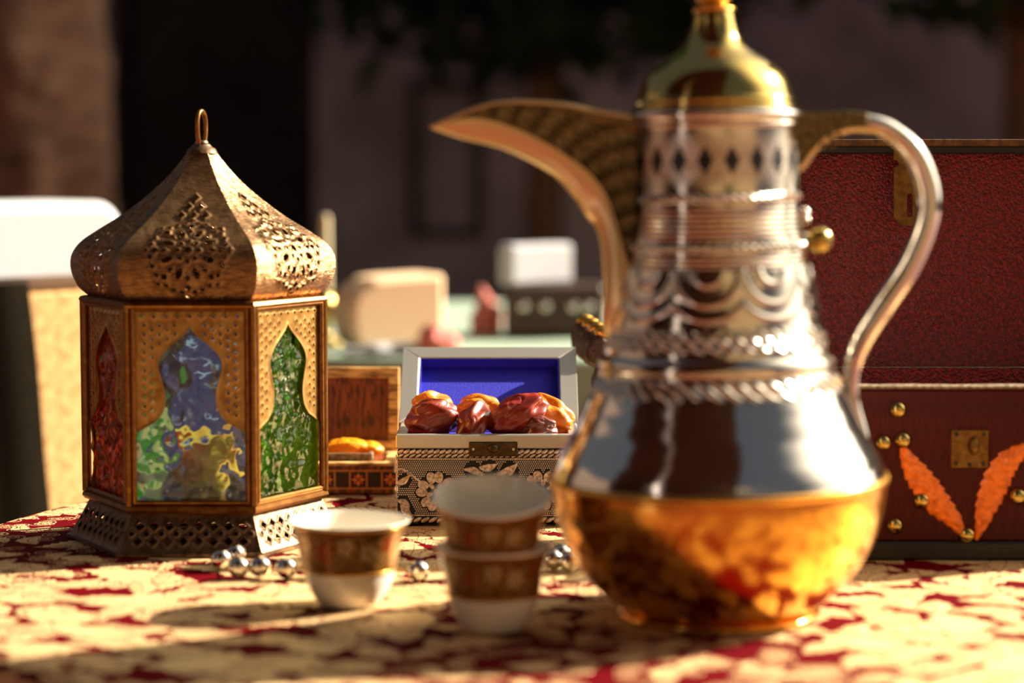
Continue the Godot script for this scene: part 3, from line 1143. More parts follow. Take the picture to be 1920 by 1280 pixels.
func date_box() -> void:
	var w := 0.1100
	var h := 0.0548
	var d := 0.0620
	var cx := -0.0146
	var zf := -1.3311
	var t := thing("date_box", "open embossed silver box with blue velvet lid lining, holding dates", "box", Vector3(cx, TY, zf - d / 2), 0.0)
	var f := d / 2
	var sh := Shape.new()
	sh.box(Vector3(0, 0.0240, 0), Vector3(w - 0.002, 0.0440, d - 0.002), 0.0006)
	put("box_core", sh.mesh(), M.tarnish, t, "darkened ground of the embossed sides")
	sh = Shape.new()
	for s in [-1.0, 1.0]:
		sh.box(Vector3(0, h - 0.0042, s * (f - 0.0035)), Vector3(w, 0.0084, 0.0070), 0.0007)
		sh.box(Vector3(s * (w / 2 - 0.0035), h - 0.0042, 0), Vector3(0.0070, 0.0084, d - 0.014), 0.0007)
	put("top_rim", sh.mesh(), M.box_silver, t, "plain silver rim")
	sh = Shape.new()
	sh.box(Vector3(0, h - 0.0068, 0), Vector3(w - 0.014, 0.004, d - 0.014))
	put("tray_lining", sh.mesh(), M.blue_velvet, t)
	sh = Shape.new()
	for sx in [-1.0, 1.0]:
		for sz in [-1.0, 1.0]:
			sh = Shape.new()
			sh.box(Vector3(sx * (w / 2 - 0.008), 0.0011, sz * (f - 0.008)), Vector3(0.012, 0.0022, 0.012), 0.0006)
			put("foot", sh.mesh(), M.tarnish, t)
	sh = Shape.new()
	sh.T = Transform3D(Basis(), Vector3(0, 0, f))
	rope(sh, Vector3(-w / 2 + 0.001, 0.0446, -0.0005), Vector3(w / 2 - 0.001, 0.0446, -0.0005), 0.0011, 0.0036)
	rope(sh, Vector3(-w / 2 + 0.001, 0.0422, -0.0005), Vector3(w / 2 - 0.001, 0.0422, -0.0005), 0.0008, 0.0036)
	rope(sh, Vector3(-w / 2 + 0.001, 0.0034, -0.0005), Vector3(w / 2 - 0.001, 0.0034, -0.0005), 0.0012, 0.0046)
	sh.box(Vector3(0, 0.0404, -0.0004), Vector3(w - 0.001, 0.0008, 0.0012), 0.0003)
	sh.box(Vector3(0, 0.0062, -0.0004), Vector3(w - 0.001, 0.0008, 0.0012), 0.0003)
	put("rope_moulding", sh.mesh(), M.raised_silver, t)
	for s in [-1.0, 1.0]:
		sh = Shape.new()
		sh.box(Vector3(s * (w / 2 - 0.0003), 0.0225, f - 0.0004), Vector3(0.0008, 0.0410, 0.0010), 0.0003)
		put("corner_line", sh.mesh(), M.raised_silver, t)
	var z := f - 0.0009
	# flowers and leaves
	var no_dots: Array = []
	for c in [Vector2(-0.0308, 0.0205), Vector2(0.0330, 0.0215)]:
		no_dots.append([c, 0.0042])
		for k in 5:
			var a := PI / 2 + 0.10 + TAU * k / 5.0 + (0.0 if c.x < 0 else 0.5)
			for s in [-0.26, 0.26]:
				sh = Shape.new()
				var p: Vector2 = c + Vector2(cos(a + s), sin(a + s)) * 0.0088
				petal(sh, p, Vector2(0.0036, 0.0028), a + s * 0.5, z, 0.0013)
				put("petal", sh.mesh(), M.raised_silver, t)
				no_dots.append([p, 0.0036])
			sh = Shape.new()
			var q: Vector2 = c + Vector2(cos(a + 0.6), sin(a + 0.6)) * 0.0044
			petal(sh, q, Vector2(0.0021, 0.0014), a + 0.6, z, 0.0012)
			put("petal", sh.mesh(), M.raised_silver, t)
			no_dots.append([q, 0.0020])
		sh = Shape.new()
		petal(sh, c, Vector2(0.0016, 0.0016), 0, z, 0.0014)
		put("flower_centre", sh.mesh(), M.raised_silver, t)
	for l in [[0.0010, 0.0350, 0.0062, 0.0024, 0.25], [-0.0090, 0.0335, 0.0068, 0.0022, 2.9], [0.0130, 0.0330, 0.0075, 0.0030, 0.55], [-0.0500, 0.0270, 0.0055, 0.0020, 0.6], [-0.0505, 0.0140, 0.0050, 0.0022, 2.6], [-0.0490, 0.0085, 0.0065, 0.0024, -0.9], [0.0170, 0.0240, 0.0060, 0.0026, 0.9], [0.0040, 0.0180, 0.0080, 0.0032, -0.4], [-0.0080, 0.0170, 0.0075, 0.0028, 2.6], [0.0500, 0.0160, 0.0050, 0.0024, 1.9], [0.0500, 0.0330, 0.0050, 0.0020, 2.5]]:
		sh = Shape.new()
		petal(sh, Vector2(l[0], l[1]), Vector2(l[2], l[3]), l[4], z, 0.0014, 1.0, 0.25)
		put("silver_leaf", sh.mesh(), M.raised_silver, t)
		no_dots.append([Vector2(l[0], l[1]), maxf(l[3], l[2] * 0.72)])
	for v in [[-0.0545, 0.0345, -0.0490, 0.0330, -0.0440, 0.0290], [-0.0440, 0.0290, -0.0400, 0.0262, -0.0385, 0.0240]]:
		sh = Shape.new()
		var pth := PackedVector3Array()
		for p in spline(flat2(v), 6): pth.append(Vector3(p.x, p.y, z + 0.0004))
		sh.tube(pth, [0.0007], 8, false, Vector3.BACK)
		put("silver_stem", sh.mesh(), M.raised_silver, t)
	# the beaded ground
	var spots: Array = []
	for r in 27:
		for k in 84:
			var p := Vector2(-w / 2 + 0.0012 + (k + 0.5 * (r % 2)) * 0.00130, 0.0074 + r * 0.00124)
			if p.x > w / 2 - 0.001: continue
			var free := true
			for b in no_dots:
				if p.distance_to(b[0]) < b[1] + 0.0004:
					free = false
					break
			if free: spots.append(p)
	var bead := Shape.new()
	bead.T = Transform3D(Basis(Vector3.RIGHT, PI / 2), Vector3.ZERO)
	bead.ball(Vector3.ZERO, Vector3(0.00050, 0.00055, 0.00050), 8, 3, null, true)
	var mm := MultiMesh.new()
	mm.transform_format = MultiMesh.TRANSFORM_3D
	mm.mesh = bead.mesh()
	mm.instance_count = spots.size()
	for k in spots.size(): mm.set_instance_transform(k, Transform3D(Basis(), Vector3(spots[k].x, spots[k].y, z - 0.0001)))
	var mi := MultiMeshInstance3D.new()
	mi.name = "beaded_ground"
	mi.multimesh = mm
	mi.material_override = M.raised_silver
	mi.set_meta("kind", "stuff")
	t.add_child(mi, true)
	# clasp plate
	sh = Shape.new()
	sh.box(Vector3(0.0034, 0.0463, f + 0.0006), Vector3(0.0290, 0.0088, 0.0014), 0.0005)
	var clasp := put("clasp_plate", sh.mesh(), M.old_brass, t, "old brass clasp plate")
	sh = Shape.new()
	sh.T = Transform3D(Basis(Vector3.RIGHT, PI / 2), Vector3(0.0034, 0.0468, f + 0.0012))
	sh.ball(Vector3.ZERO, Vector3(0.0036, 0.0030, 0.0026), 16, 6, null, true)
	put("catch", sh.mesh(), M.old_brass, clasp)
	sh = Shape.new()
	for s in [-1.0, 1.0]: sh.ball(Vector3(0.0034 + s * 0.0120, 0.0463, f + 0.0012), Vector3(0.0009, 0.0009, 0.0005), 10, 6)
	put("pin", sh.mesh(), M.box_silver, clasp)
	# lid, thrown back; its frame is built lying in x,y and hinged at its lower edge
	var lid := Node3D.new()
	lid.name = "lid"
	t.add_child(lid, true)
	lid.position = Vector3(0, h + 0.0004, -f + 0.0015)
	lid.rotation.x = deg_to_rad(-57)
	var lw := 0.1125
	var lh := 0.0770
	for s in 4:
		sh = frame(lw, lh, 0.0112, -0.0135, 0.0, s, 0.0006)
		var o := put("lid_frame", sh.mesh(), M.box_silver, lid, "mitred silver side of the lid frame")
		o.position.y = lh / 2
	sh = Shape.new()
	sh.box(Vector3(0, lh / 2, -0.0080), Vector3(lw - 0.004, lh - 0.004, 0.0014))
	put("lid_lining", sh.mesh(), M.blue_velvet, lid, "blue velvet lining")
	sh = Shape.new()
	sh.box(Vector3(0, lh - 0.0117, -0.0042), Vector3(lw - 0.0224, 0.0010, 0.0070))
	for s in [-1.0, 1.0]: sh.box(Vector3(s * (lw / 2 - 0.0117), lh / 2, -0.0042), Vector3(0.0010, lh - 0.0224, 0.0070))
	put("lining_edge", sh.mesh(), M.blue_velvet, lid)
	sh = Shape.new()
	sh.box(Vector3(-0.0042, lh + 0.0008, -0.004), Vector3(0.0058, 0.0022, 0.0040), 0.0006)
	put("lid_catch", sh.mesh(), M.old_brass, lid)


func date(label: String, m: String, at: Vector3, size: Vector3, turn: Vector3, seed_: int) -> void:
	var n := FastNoiseLite.new()
	n.seed = seed_
	n.frequency = 0.8
	n.fractal_octaves = 1
	var lump := func(d: Vector3) -> float:
		var p := Vector3(d.x * 0.9, d.y * 1.15, d.z * 1.15)
		var q := n.get_noise_3dv(p * 1.25)
		var crease := 1.0 - absf(n.get_noise_3dv(p * 1.25 + Vector3(7, 3, 1))) * 6.0
		return 1.0 + 0.22 * q - 0.045 * smoothstep(0.3, 1.0, crease) - 0.05 * absf(d.x)
	var sh := Shape.new()
	sh.ball(Vector3.ZERO, size, 64, 40, lump)
	var o := put("date", sh.mesh(), M[m], self)
	o.position = at + Vector3(0, TY, 0)
	o.rotation_degrees = turn
	tag(o, label, "date", "dates in the silver box")


func dates() -> void:
	date("plump dark brown date at the left end of the silver box", "date_brown", Vector3(-0.0485, 0.0620, -1.3550), Vector3(0.0162, 0.0118, 0.0120), Vector3(0, 10, 4), 1)
	date("pale amber date peeping over the leftmost brown date", "date_amber", Vector3(-0.0505, 0.0675, -1.3720), Vector3(0.0130, 0.0090, 0.0100), Vector3(0, 25, 6), 2)
	date("amber date lying level behind the small pointed brown date", "date_amber", Vector3(-0.0200, 0.0645, -1.3700), Vector3(0.0150, 0.0105, 0.0110), Vector3(0, -8, -4), 3)
	date("small brown date pointing forward, between the two large dark ones", "date_brown", Vector3(-0.0235, 0.0600, -1.3500), Vector3(0.0150, 0.0092, 0.0096), Vector3(8, 68, 42), 4)
	date("large reddish wrinkled date tilted upward, topmost of the pile", "date_red", Vector3(0.0028, 0.0645, -1.3510), Vector3(0.0195, 0.0112, 0.0115), Vector3(0, 8, 27), 15)
	date("dark wrinkled date tucked low against the front rim", "date_dark", Vector3(0.0155, 0.0570, -1.3480), Vector3(0.0120, 0.0082, 0.0090), Vector3(0, -10, -8), 6)
	date("amber date sloping down to the right end of the box", "date_amber", Vector3(0.0235, 0.0618, -1.3640), Vector3(0.0175, 0.0110, 0.0105), Vector3(0, -12, -36), 7)


# ---------------------------------------------------------------- wooden box of apricots
func wooden_box() -> void:
	var w := 0.1000
	var d := 0.0600
	var h := 0.0205
	var t := thing("inlaid_box", "small open wooden box with star inlay on its front, behind the lantern", "box", Vector3(-0.1270, TY, -1.4559 - d / 2))
	var f := d / 2
	var sh := Shape.new()
	sh.box(Vector3(0, 0.0100, 0), Vector3(w, 0.0192, d), 0.0008)
	put("box_body", sh.mesh(), M.brown_wood, t)
	sh = Shape.new()
	for s in [-1.0, 1.0]:
		sh.box(Vector3(0, h - 0.0005, s * (f - 0.0035)), Vector3(w + 0.0006, 0.0022, 0.0076), 0.0005)
		sh.box(Vector3(s * (w / 2 - 0.0035), h - 0.0005, 0), Vector3(0.0076, 0.0022, d - 0.014), 0.0005)
	put("box_rim", sh.mesh(), M.honey_wood, t, "pale wooden rim")
	sh = Shape.new()
	sh.box(Vector3(-0.004, h + 0.0030, f - 0.0105), Vector3(w - 0.022, 0.0050, 0.0024), 0.0004)
	sh.box(Vector3(-0.004, h + 0.0030, -f + 0.0105), Vector3(w - 0.022, 0.0050, 0.0024), 0.0004)
	for s in [-1.0, 1.0]: sh.box(Vector3(-0.004 + s * (w / 2 - 0.0122), h + 0.0030, 0), Vector3(0.0024, 0.0050, d - 0.0234), 0.0004)
	put("tray_lip", sh.mesh(), M.worn_wood, t)
	sh = Shape.new()
	sh.box(Vector3(-0.004, h + 0.0012, 0), Vector3(w - 0.025, 0.0012, d - 0.024))
	put("tray_floor", sh.mesh(), M.brown_wood, t)
	# marquetry on the front
	var z := f + 0.0001
	for y in [0.0040, 0.0158]:
		sh = Shape.new()
		sh.box(Vector3(0, y, f), Vector3(w - 0.001, 0.0007, 0.0006))
		put("inlay_line", sh.mesh(), M.inlay_cream, t)
	for k in 5:
		var x := 0.0263 + (k - 3) * 0.0210
		var star := k != 9
		sh = Shape.new()
		sh.box(Vector3(x, 0.0099, f), Vector3(0.0092, 0.0092, 0.0005))
		var sq := put("inlay_square", sh.mesh(), M.inlay_black, t)
		for s in [-1.0, 1.0]:
			sh = Shape.new()
			sh.box(Vector3(x + s * 0.0056, 0.0099, f), Vector3(0.0007, 0.0104, 0.0007))
			put("inlay_line", sh.mesh(), M.inlay_cream, t)
		sh = Shape.new()
		sh.box(Vector3(x + 0.0105, 0.0099, f), Vector3(0.0086, 0.0098, 0.0004))
		put("inlay_tablet", sh.mesh(), M.rosewood, t)
		for p in 8:
			var a := TAU * p / 8
			sh = Shape.new()
			var c := Vector2(x, 0.0099)
			var dir := Vector2(cos(a), sin(a))
			var nrm := Vector2(-dir.y, dir.x)
			sh.prism(PackedVector2Array([c + dir * 0.0004, c + dir * 0.0026 - nrm * 0.0011, c + dir * 0.0046, c + dir * 0.0026 + nrm * 0.0011]), f, f + 0.0005)
			put("star_ray", sh.mesh(), M.inlay_red if p % 2 else M.inlay_cream, sq)
	# lid, standing upright on the rear edge
	var lid := Node3D.new()
	lid.name = "lid"
	t.add_child(lid, true)
	lid.position = Vector3(0, h + 0.0006, -f + 0.0012)
	lid.rotation.x = deg_to_rad(-4)
	for s in 4:
		sh = frame(w, 0.0570, 0.0072, -0.0100, 0.0, s, 0.0006)
		put("lid_frame", sh.mesh(), M.honey_wood, lid).position.y = 0.0285
	sh = Shape.new()
	sh.box(Vector3(0, 0.0285, -0.0092), Vector3(w - 0.003, 0.054, 0.0016))
	put("lid_panel", sh.mesh(), M.brown_wood, lid, "darker wooden inside of the lid")


func apricots() -> void:
	for a in [["dried apricot, long and golden, lying nearest the lantern in the wooden box", Vector3(-0.1105, 0.0278, -1.4810), Vector3(0.0155, 0.0062, 0.0100), 3.0, 31], ["dried apricot, smaller and rounder, at the right end of the wooden box", Vector3(-0.0945, 0.0265, -1.4850), Vector3(0.0090, 0.0050, 0.0085), -5.0, 37]]:
		var n := FastNoiseLite.new()
		n.seed = a[4]
		n.frequency = 0.8
		var sh := Shape.new()
		sh.ball(Vector3.ZERO, a[2], 40, 24, func(d: Vector3) -> float: return 1.0 + 0.16 * n.get_noise_3dv(d * 1.6) - 0.05 * maxf(0.0, 1.0 - absf(n.get_noise_3dv(d * 3.0)) * 5.0))
		var o := put("dried_apricot", sh.mesh(), M.apricot, self)
		o.position = a[1] + Vector3(0, TY, 0)
		o.rotation_degrees.z = a[3]
		tag(o, a[0], "apricot", "dried apricots")


# ---------------------------------------------------------------- the big chest
func chest() -> void:
	var x0 := 0.1680
	var x1 := 0.3380
	var w := x1 - x0
	var cx := (x0 + x1) / 2
	var zf := -1.2176
	var d := 0.1100
	var h := 0.0960
	var t := thing("wooden_chest", "large open dark red wooden chest with red lining, brass studs and orange leaf ornaments", "chest", Vector3(cx, TY, zf - d / 2))
	var f := d / 2
	var sh := Shape.new()
	sh.box(Vector3(0, 0.0050, 0), Vector3(w + 0.006, 0.0100, d + 0.006), 0.0012)
	put("plinth", sh.mesh(), M.black_wood, t, "black plinth")
	sh = Shape.new()
	sh.box(Vector3(0, 0.0100 + (h - 0.0125) / 2, f - 0.004), Vector3(w, h - 0.0125, 0.008), 0.0010)
	put("front_panel", sh.mesh(), M.chest_wood, t)
	sh = Shape.new()
	sh.box(Vector3(0, 0.0100 + (h - 0.0125) / 2, -f + 0.004), Vector3(w, h - 0.0125, 0.008), 0.0010)
	put("rear_panel", sh.mesh(), M.chest_wood, t)
	for s in [-1.0, 1.0]:
		sh = Shape.new()
		sh.box(Vector3(s * (w / 2 - 0.004), 0.0100 + (h - 0.0125) / 2, 0), Vector3(0.008, h - 0.0125, d - 0.016), 0.0008)
		put("end_panel", sh.mesh(), M.chest_wood, t)
	# worn pale strip along the top edge
	var n := FastNoiseLite.new()
	n.seed = 3
	n.frequency = 30.0
	for e in [[f - 0.004, h - 0.0012, 0.0026, 0.0085], [-f + 0.003, h - 0.0022, 0.0018, 0.006]]:
		sh = Shape.new()
		var rows: Array = []
		for i in 61:
			var x := (i / 60.0 - 0.5) * w
			var line := PackedVector3Array()
			for k in 13:
				var a := TAU * k / 12
				line.append(Vector3(x, e[1] + sin(a) * e[2] * (0.55 + 0.25 * n.get_noise_2d(x, sin(a))), e[0] + cos(a) * e[3] * 0.5 * (1.0 + 0.08 * n.get_noise_2d(x, 3.0 + cos(a)))))
			rows.append(line)
		sh.grid(rows, true, true)
		put("worn_edge", sh.mesh(), M.worn_wood, t, "pale worn top edge")
	sh = Shape.new()
	sh.box(Vector3(0, 0.052, 0), Vector3(w - 0.016, 0.004, d - 0.016))
	sh.box(Vector3(0, 0.074, -f + 0.0085), Vector3(w - 0.016, 0.044, 0.0012))
	sh.box(Vector3(0, 0.072, f - 0.0085), Vector3(w - 0.016, 0.040, 0.0012))
	put("inner_lining", sh.mesh(), M.red_lining, t)
	# ornaments on the front, given as (x from the left end, y)
	var pt := func(x: float, y: float) -> Vector3: return Vector3(x - cx, y, f)
	for s in [[0.2108, 0.0825], [0.2029, 0.0643], [0.2137, 0.0658], [0.2244, 0.0325], [0.2099, 0.0186], [0.2496, 0.0133], [0.2773, 0.0349], [0.2940, 0.0658], [0.2970, 0.0825], [0.2990, 0.0186], [0.1790, 0.0825]]:
		sh = Shape.new()
		sh.T = Transform3D(Basis(Vector3.RIGHT, PI / 2), pt.call(s[0], s[1]))
		sh.ball(Vector3.ZERO, Vector3(0.0047, 0.0040, 0.0047), 24, 9, null, true)
		put("stud", sh.mesh(), M.brass, t)
	for l in [[[0.2131, 0.0625, 0.2206, 0.0490, 0.2330, 0.0319, 0.2430, 0.0210, 0.2486, 0.0108], "orange painted leaf leaning left"], [[0.2850, 0.0640, 0.2700, 0.0520, 0.2606, 0.0300, 0.2580, 0.0200, 0.2548, 0.0108], "orange painted leaf leaning right"]]:
		var c := even(spline(flat2(l[0]), 8), 61)
		sh = Shape.new()
		var rows: Array = []
		for k in 61:
			var q := k / 60.0
			var dir := (c[mini(k + 1, 60)] - c[maxi(k - 1, 0)]).normalized()
			var nrm := Vector2(-dir.y, dir.x)
			var saw := fposmod(q * 11.0, 1.0)
			var half := 0.0076 * pow(sin(PI * clampf(pow(q, 0.9) * 0.95 + 0.03, 0, 1)), 0.95) * (0.84 + 0.24 * saw) + 0.0004
			var line := PackedVector3Array()
			for i in 17:
				var v := (i / 16.0 - 0.5) * 2.0
				var p := c[k] + nrm * v * half
				var hi := 0.0019 * (1.0 - pow(absf(v), 3.0)) + 0.0006 * cos(absf(v) * 5.0 + q * 46.0) * (1.0 - absf(v)) + 0.0008 * exp(-v * v * 60.0)
				if i == 0 or i == 16: hi = -0.0002
				line.append(pt.call(p.x, p.y) + Vector3(0, 0, hi))
			rows.append(line)
		sh.grid(rows, false, true)
		put("leaf_ornament", sh.mesh(), M.leaf_paint, t, l[1])
	sh = Shape.new()
	sh.T = Transform3D(Basis(), pt.call(0.2505, 0.0611))
	sh.box(Vector3(0, 0, 0.0006), Vector3(0.0206, 0.0212, 0.0014), 0.0005)
	var lock := put("lock_plate", sh.mesh(), M.hasp_brass, t, "square brass lock plate")
	sh = Shape.new()
	sh.T = Transform3D(Basis(Vector3.RIGHT, PI / 2), pt.call(0.2524, 0.0628) + Vector3(0, 0, 0.0012))
	sh.ball(Vector3.ZERO, Vector3(0.0032, 0.0040, 0.0052), 20, 8, null, true)
	put("lock_boss", sh.mesh(), M.hasp_brass, lock)
	sh = Shape.new()
	for s in [[-0.0075, 0.008], [0.0075, 0.008], [-0.0075, -0.008], [0.0075, -0.008], [0.0, -0.0085]]: sh.ball(pt.call(0.2505 + s[0], 0.0611 + s[1]) + Vector3(0, 0, 0.0012), Vector3(0.0013, 0.0013, 0.0007), 10, 6)
	put("pin", sh.mesh(), M.black_wood, lock)
	# lid, open upright: a shallow tray seen from inside
	var lid := Node3D.new()
	lid.name = "lid"
	t.add_child(lid, true)
	lid.position = Vector3(0, h - 0.0030, -f + 0.0015)
	lid.rotation.x = deg_to_rad(-5)
	var lh := 0.1385
	for s in [1, 2, 3]:
		sh = frame(w, lh, 0.0042, -0.0220, 0.0, s, 0.0008)
		put("lid_edge", sh.mesh(), M.gilt_wood if s == 2 else M.worn_wood, lid, "worn gilded top edge of the lid" if s == 2 else "").position.y = lh / 2
	sh = Shape.new()
	sh.box(Vector3(0, 0.0016, -0.0110), Vector3(w, 0.0032, 0.0220), 0.0006)
	put("hinge_strip", sh.mesh(), M.worn_wood, lid)
	sh = Shape.new()
	sh.box(Vector3(0, lh - 0.0062, -0.0040), Vector3(w - 0.008, 0.0042, 0.0060), 0.0005)
	put("inner_bead", sh.mesh(), M.black_wood, lid)
	var lined := FastNoiseLite.new()
	lined.seed = 77
	lined.frequency = 14.0
	sh = Shape.new()
	var rows: Array = []
	for j in 41:
		var line := PackedVector3Array()
		for i in 101:
			var x := (i / 100.0 - 0.5) * (w - 0.0075)
			var y := 0.0030 + j / 40.0 * (lh - 0.0070)
			line.append(Vector3(x, y, -0.0110 + lined.get_noise_2d(x, y) * 0.0009 - 0.006 * smoothstep(0.0, 0.03, y) * 0.5))
		rows.append(line)
	sh.grid(rows)
	put("lid_lining", sh.mesh(), M.red_lining, lid, "rubbed dark red lining")
	sh = Shape.new()
	sh.box(Vector3(0, lh / 2, -0.0200), Vector3(w - 0.004, lh - 0.004, 0.004))
	put("lid_board", sh.mesh(), M.chest_wood, lid)
	# brass hasp plate hanging from the lid's edge
	var hasp_d := func(u: float, v: float) -> float:
		var x := (u - 0.5) * 0.0180
		var y := (v - 0.5) * 0.0460
		var d2 := 0.0085 - absf(x) - maxf(0.0, -y - 0.0175) * 1.0
		if y > 0.012 and y < 0.0165: d2 = minf(d2, 0.0050 - absf(x) + absf(y - 0.0143) * 0.8)
		d2 = minf(d2, 0.0225 - absf(y))
		var sy := clampf(y, -0.0160, -0.0050)
		return minf(d2, Vector2(x - 0.0010, y - sy).length() - 0.0017)
	sh = Shape.new()
	sh.pierced(40, 96, func(u: float, v: float) -> Vector3: return Vector3((u - 0.5) * 0.0180, (v - 0.5) * 0.0460, 0.0), hasp_d, 0.0012)
	var hasp := put("hasp_plate", sh.mesh(), M.hasp_brass, lid, "brass hasp plate with a slot")
	hasp.position = Vector3(0.2355 - cx, lh - 0.0290, 0.0008)
	sh = Shape.new()
	sh.tube(PackedVector3Array([Vector3(0.2270 - cx, lh - 0.004, 0.001), Vector3(0.2440 - cx, lh - 0.004, 0.001)]), [0.0026], 12, false, Vector3.UP)
	put("hasp_hinge", sh.mesh(), M.hasp_brass, lid)


# ---------------------------------------------------------------- the carved casket behind the pot
func casket() -> void:
	var t := thing("carved_casket", "carved dark bronze casket with gilt domed studs, mostly hidden behind the coffee pot", "casket", Vector3(0.1105, TY, -1.4920))
	var sh := Shape.new()
	sh.box(Vector3(-0.0060, 0.0435, 0), Vector3(0.0960, 0.0870, 0.0860), 0.0015)
	put("casket_body", sh.mesh(), M.casket_grey, t)
	var n := FastNoiseLite.new()
	n.seed = 8
	n.frequency = 40.0
	for e in [[Vector3(-0.0530, 0.0945, 0.0470), Vector3(-0.0620, 0.0960, -0.0480)], [Vector3(0.0420, 0.0945, 0.0470), Vector3(0.0450, 0.0960, -0.0480)]]:
		sh = Shape.new()
		var rows: Array = []
		for j in 41:
			var line := PackedVector3Array()
			var c: Vector3 = e[0].lerp(e[1], j / 40.0)
			for i in 25:
				var a := TAU * i / 24
				var r := 0.0098 + n.get_noise_3d(cos(a) * 0.02, sin(a) * 0.02, j * 0.004) * 0.0030
				if j == 0 or j == 40: r *= 0.82
				var p := Vector3(-cos(a), sin(a), 0)
				line.append(c + p * r * Vector3(0.85, 1.15, 1))
			rows.append(line)
		sh.grid(rows, true)
		for q in [0, 40]:
			var cap: Array = []
			for i in 24: cap.append(rows[q][23 - i] if q else rows[q][i])
			cap.reverse()
			sh.poly(cap)
		put("carved_rail", sh.mesh(), M.carved_wood, t, "lumpy carved rail along the casket's end")
	sh = Shape.new()
	sh.box(Vector3(-0.0060, 0.0950, 0.0), Vector3(0.0960, 0.0150, 0.0880), 0.0030)
	put("casket_lid", sh.mesh(), M.carved_wood, t)
	for k in 4:
		for s in [-1.0, 1.0]:
			sh = Shape.new()
			var p := Vector3(-0.0510, 0.1070, 0.0400).lerp(Vector3(-0.0600, 0.1085, -0.0420), k / 3.0)
			sh.ball(Vector3(p.x if s < 0 else 0.0430, p.y, p.z), Vector3(0.0062, 0.0050, 0.0062), 18, 10)
			put("gilt_stud", sh.mesh(), M.gilt, t)
	for k in 5:
		sh = Shape.new()
		sh.ball(Vector3(-0.0380 + k * 0.018, 0.1040, 0.0400), Vector3(0.0046, 0.0040, 0.0046), 18, 10)
		put("gilt_stud", sh.mesh(), M.gilt, t)
	for p in [[-0.0545, 0.0780, 0.030], [-0.0550, 0.0700, 0.026], [-0.0550, 0.0640, 0.034], [-0.0550, 0.0540, 0.024], [-0.0550, 0.0720, 0.004]]:
		sh = Shape.new()
		sh.ball(Vector3(p[0], p[1], p[2]), Vector3(0.0026, 0.0056, 0.0040), 14, 9)
		put("end_fitting", sh.mesh(), M.old_brass, t)


# ---------------------------------------------------------------- tables and seats
func round_table(called: String, label: String, c: Vector3, r: float) -> void:
	var t := thing(called, label, "table", c)
	var sh := Shape.new()
	sh.lathe(PackedVector2Array([Vector2(0, TY - 0.050), Vector2(r - 0.01, TY - 0.050), Vector2(r - 0.004, TY - 0.044), Vector2(r - 0.004, TY - 0.022), Vector2(r - 0.01, TY - 0.016), Vector2(0, TY - 0.016)]), 72)
	put("table_top", sh.mesh(), M.table_wood, t)
	sh = Shape.new()
	sh.lathe(spline(flat2([0.26, 0.0, 0.25, 0.02, 0.08, 0.05, 0.045, 0.12, 0.045, 0.55, 0.10, 0.66, 0.16, 0.700]), 4), 32)
	put("pedestal", sh.mesh(), M.table_wood, t)


func draped(called: String, label: String, m: String, c: Vector3, r: float, drop: float, seed_: int, tile: float) -> MeshInstance3D:
	var n := FastNoiseLite.new()
	n.seed = seed_
	n.frequency = 7.0
	var sh := Shape.new()
	var segs := 288
	var rows: Array = []
	var uvs := PackedVector2Array()
	var edge := r + 0.002
	for j in 76:
		var line := PackedVector3Array()
		for i in segs + 1:
			var a := TAU * (i % segs) / segs
			var p: Vector3
			var reach: float
			if j <= 44:
				var q := 1.0 - pow(j / 44.0, 1.3)
				reach = edge * (1.0 - q)
				reach = edge * (j / 44.0)
				p = Vector3(cos(a) * reach, TY - 0.0002 - 0.0006 * (0.5 + 0.5 * n.get_noise_2d(cos(a) * reach * 1.5, sin(a) * reach * 1.5)), -sin(a) * reach)
			else:
				var s := (j - 44) / 31.0
				var bendy := minf(1.0, s * 8.0)
				var y := TY - 0.0004 - (0.006 * (1.0 - cos(bendy * PI / 2)) + maxf(0.0, s - 0.125) / 0.875 * drop)
				var fold := (0.022 * cos(a * 19.0 + 2.0 * n.get_noise_1d(a * 4.0)) + 0.015 * cos(a * 11.0)) * smoothstep(0.05, 0.9, s)
				var rr := edge + 0.008 * sin(bendy * PI / 2) + fold + 0.02 * s
				p = Vector3(cos(a) * rr, y, -sin(a) * rr)
				reach = edge + s * (drop + 0.014)
			line.append(p)
			uvs.append((Vector2(cos(a) * reach, -sin(a) * reach) - Vector2(-0.045, 0.325)).rotated(0.6) / tile + Vector2(0.5, 0.5))  # offset lays the redder, shade-deepening medallion in front of the pot
		rows.append(line)
	sh.grid(rows, true, true)
	sh.uv = uvs
	var o := put(called, sh.mesh(), M[m], self)
	o.position = Vector3(c.x, 0, c.z)
	tag(o, label, "tablecloth")
	return o


func crumple(called: String, label: String, m: String, at: Vector3, size: Vector3, seed_: int, cat: String, group := "") -> void:
	var n := FastNoiseLite.new()
	n.seed = seed_
	n.frequency = 1.1
	var sh := Shape.new()
	sh.ball(Vector3(0, 0, 0), size, 40, 14, func(d: Vector3) -> float: return (1.0 + 0.5 * n.get_noise_3dv(d * 1.4) + 0.15 * n.get_noise_3dv(d * 5.0)), true)
	var o := put(called, sh.mesh(), M[m], self)
	o.position = at
	tag(o, label, cat, group)


func rounded(w: float, h: float, r: float) -> PackedVector2Array:
	var p := PackedVector2Array()
	for q in 4:
		var c := Vector2([1, -1, -1, 1][q] * (w / 2 - r), [1, 1, -1, -1][q] * (h / 2 - r))
		for k in 7:
			var a := PI / 2 * (q + k / 6.0)
			p.append(c + Vector2(cos(a), sin(a)) * r)
	return p


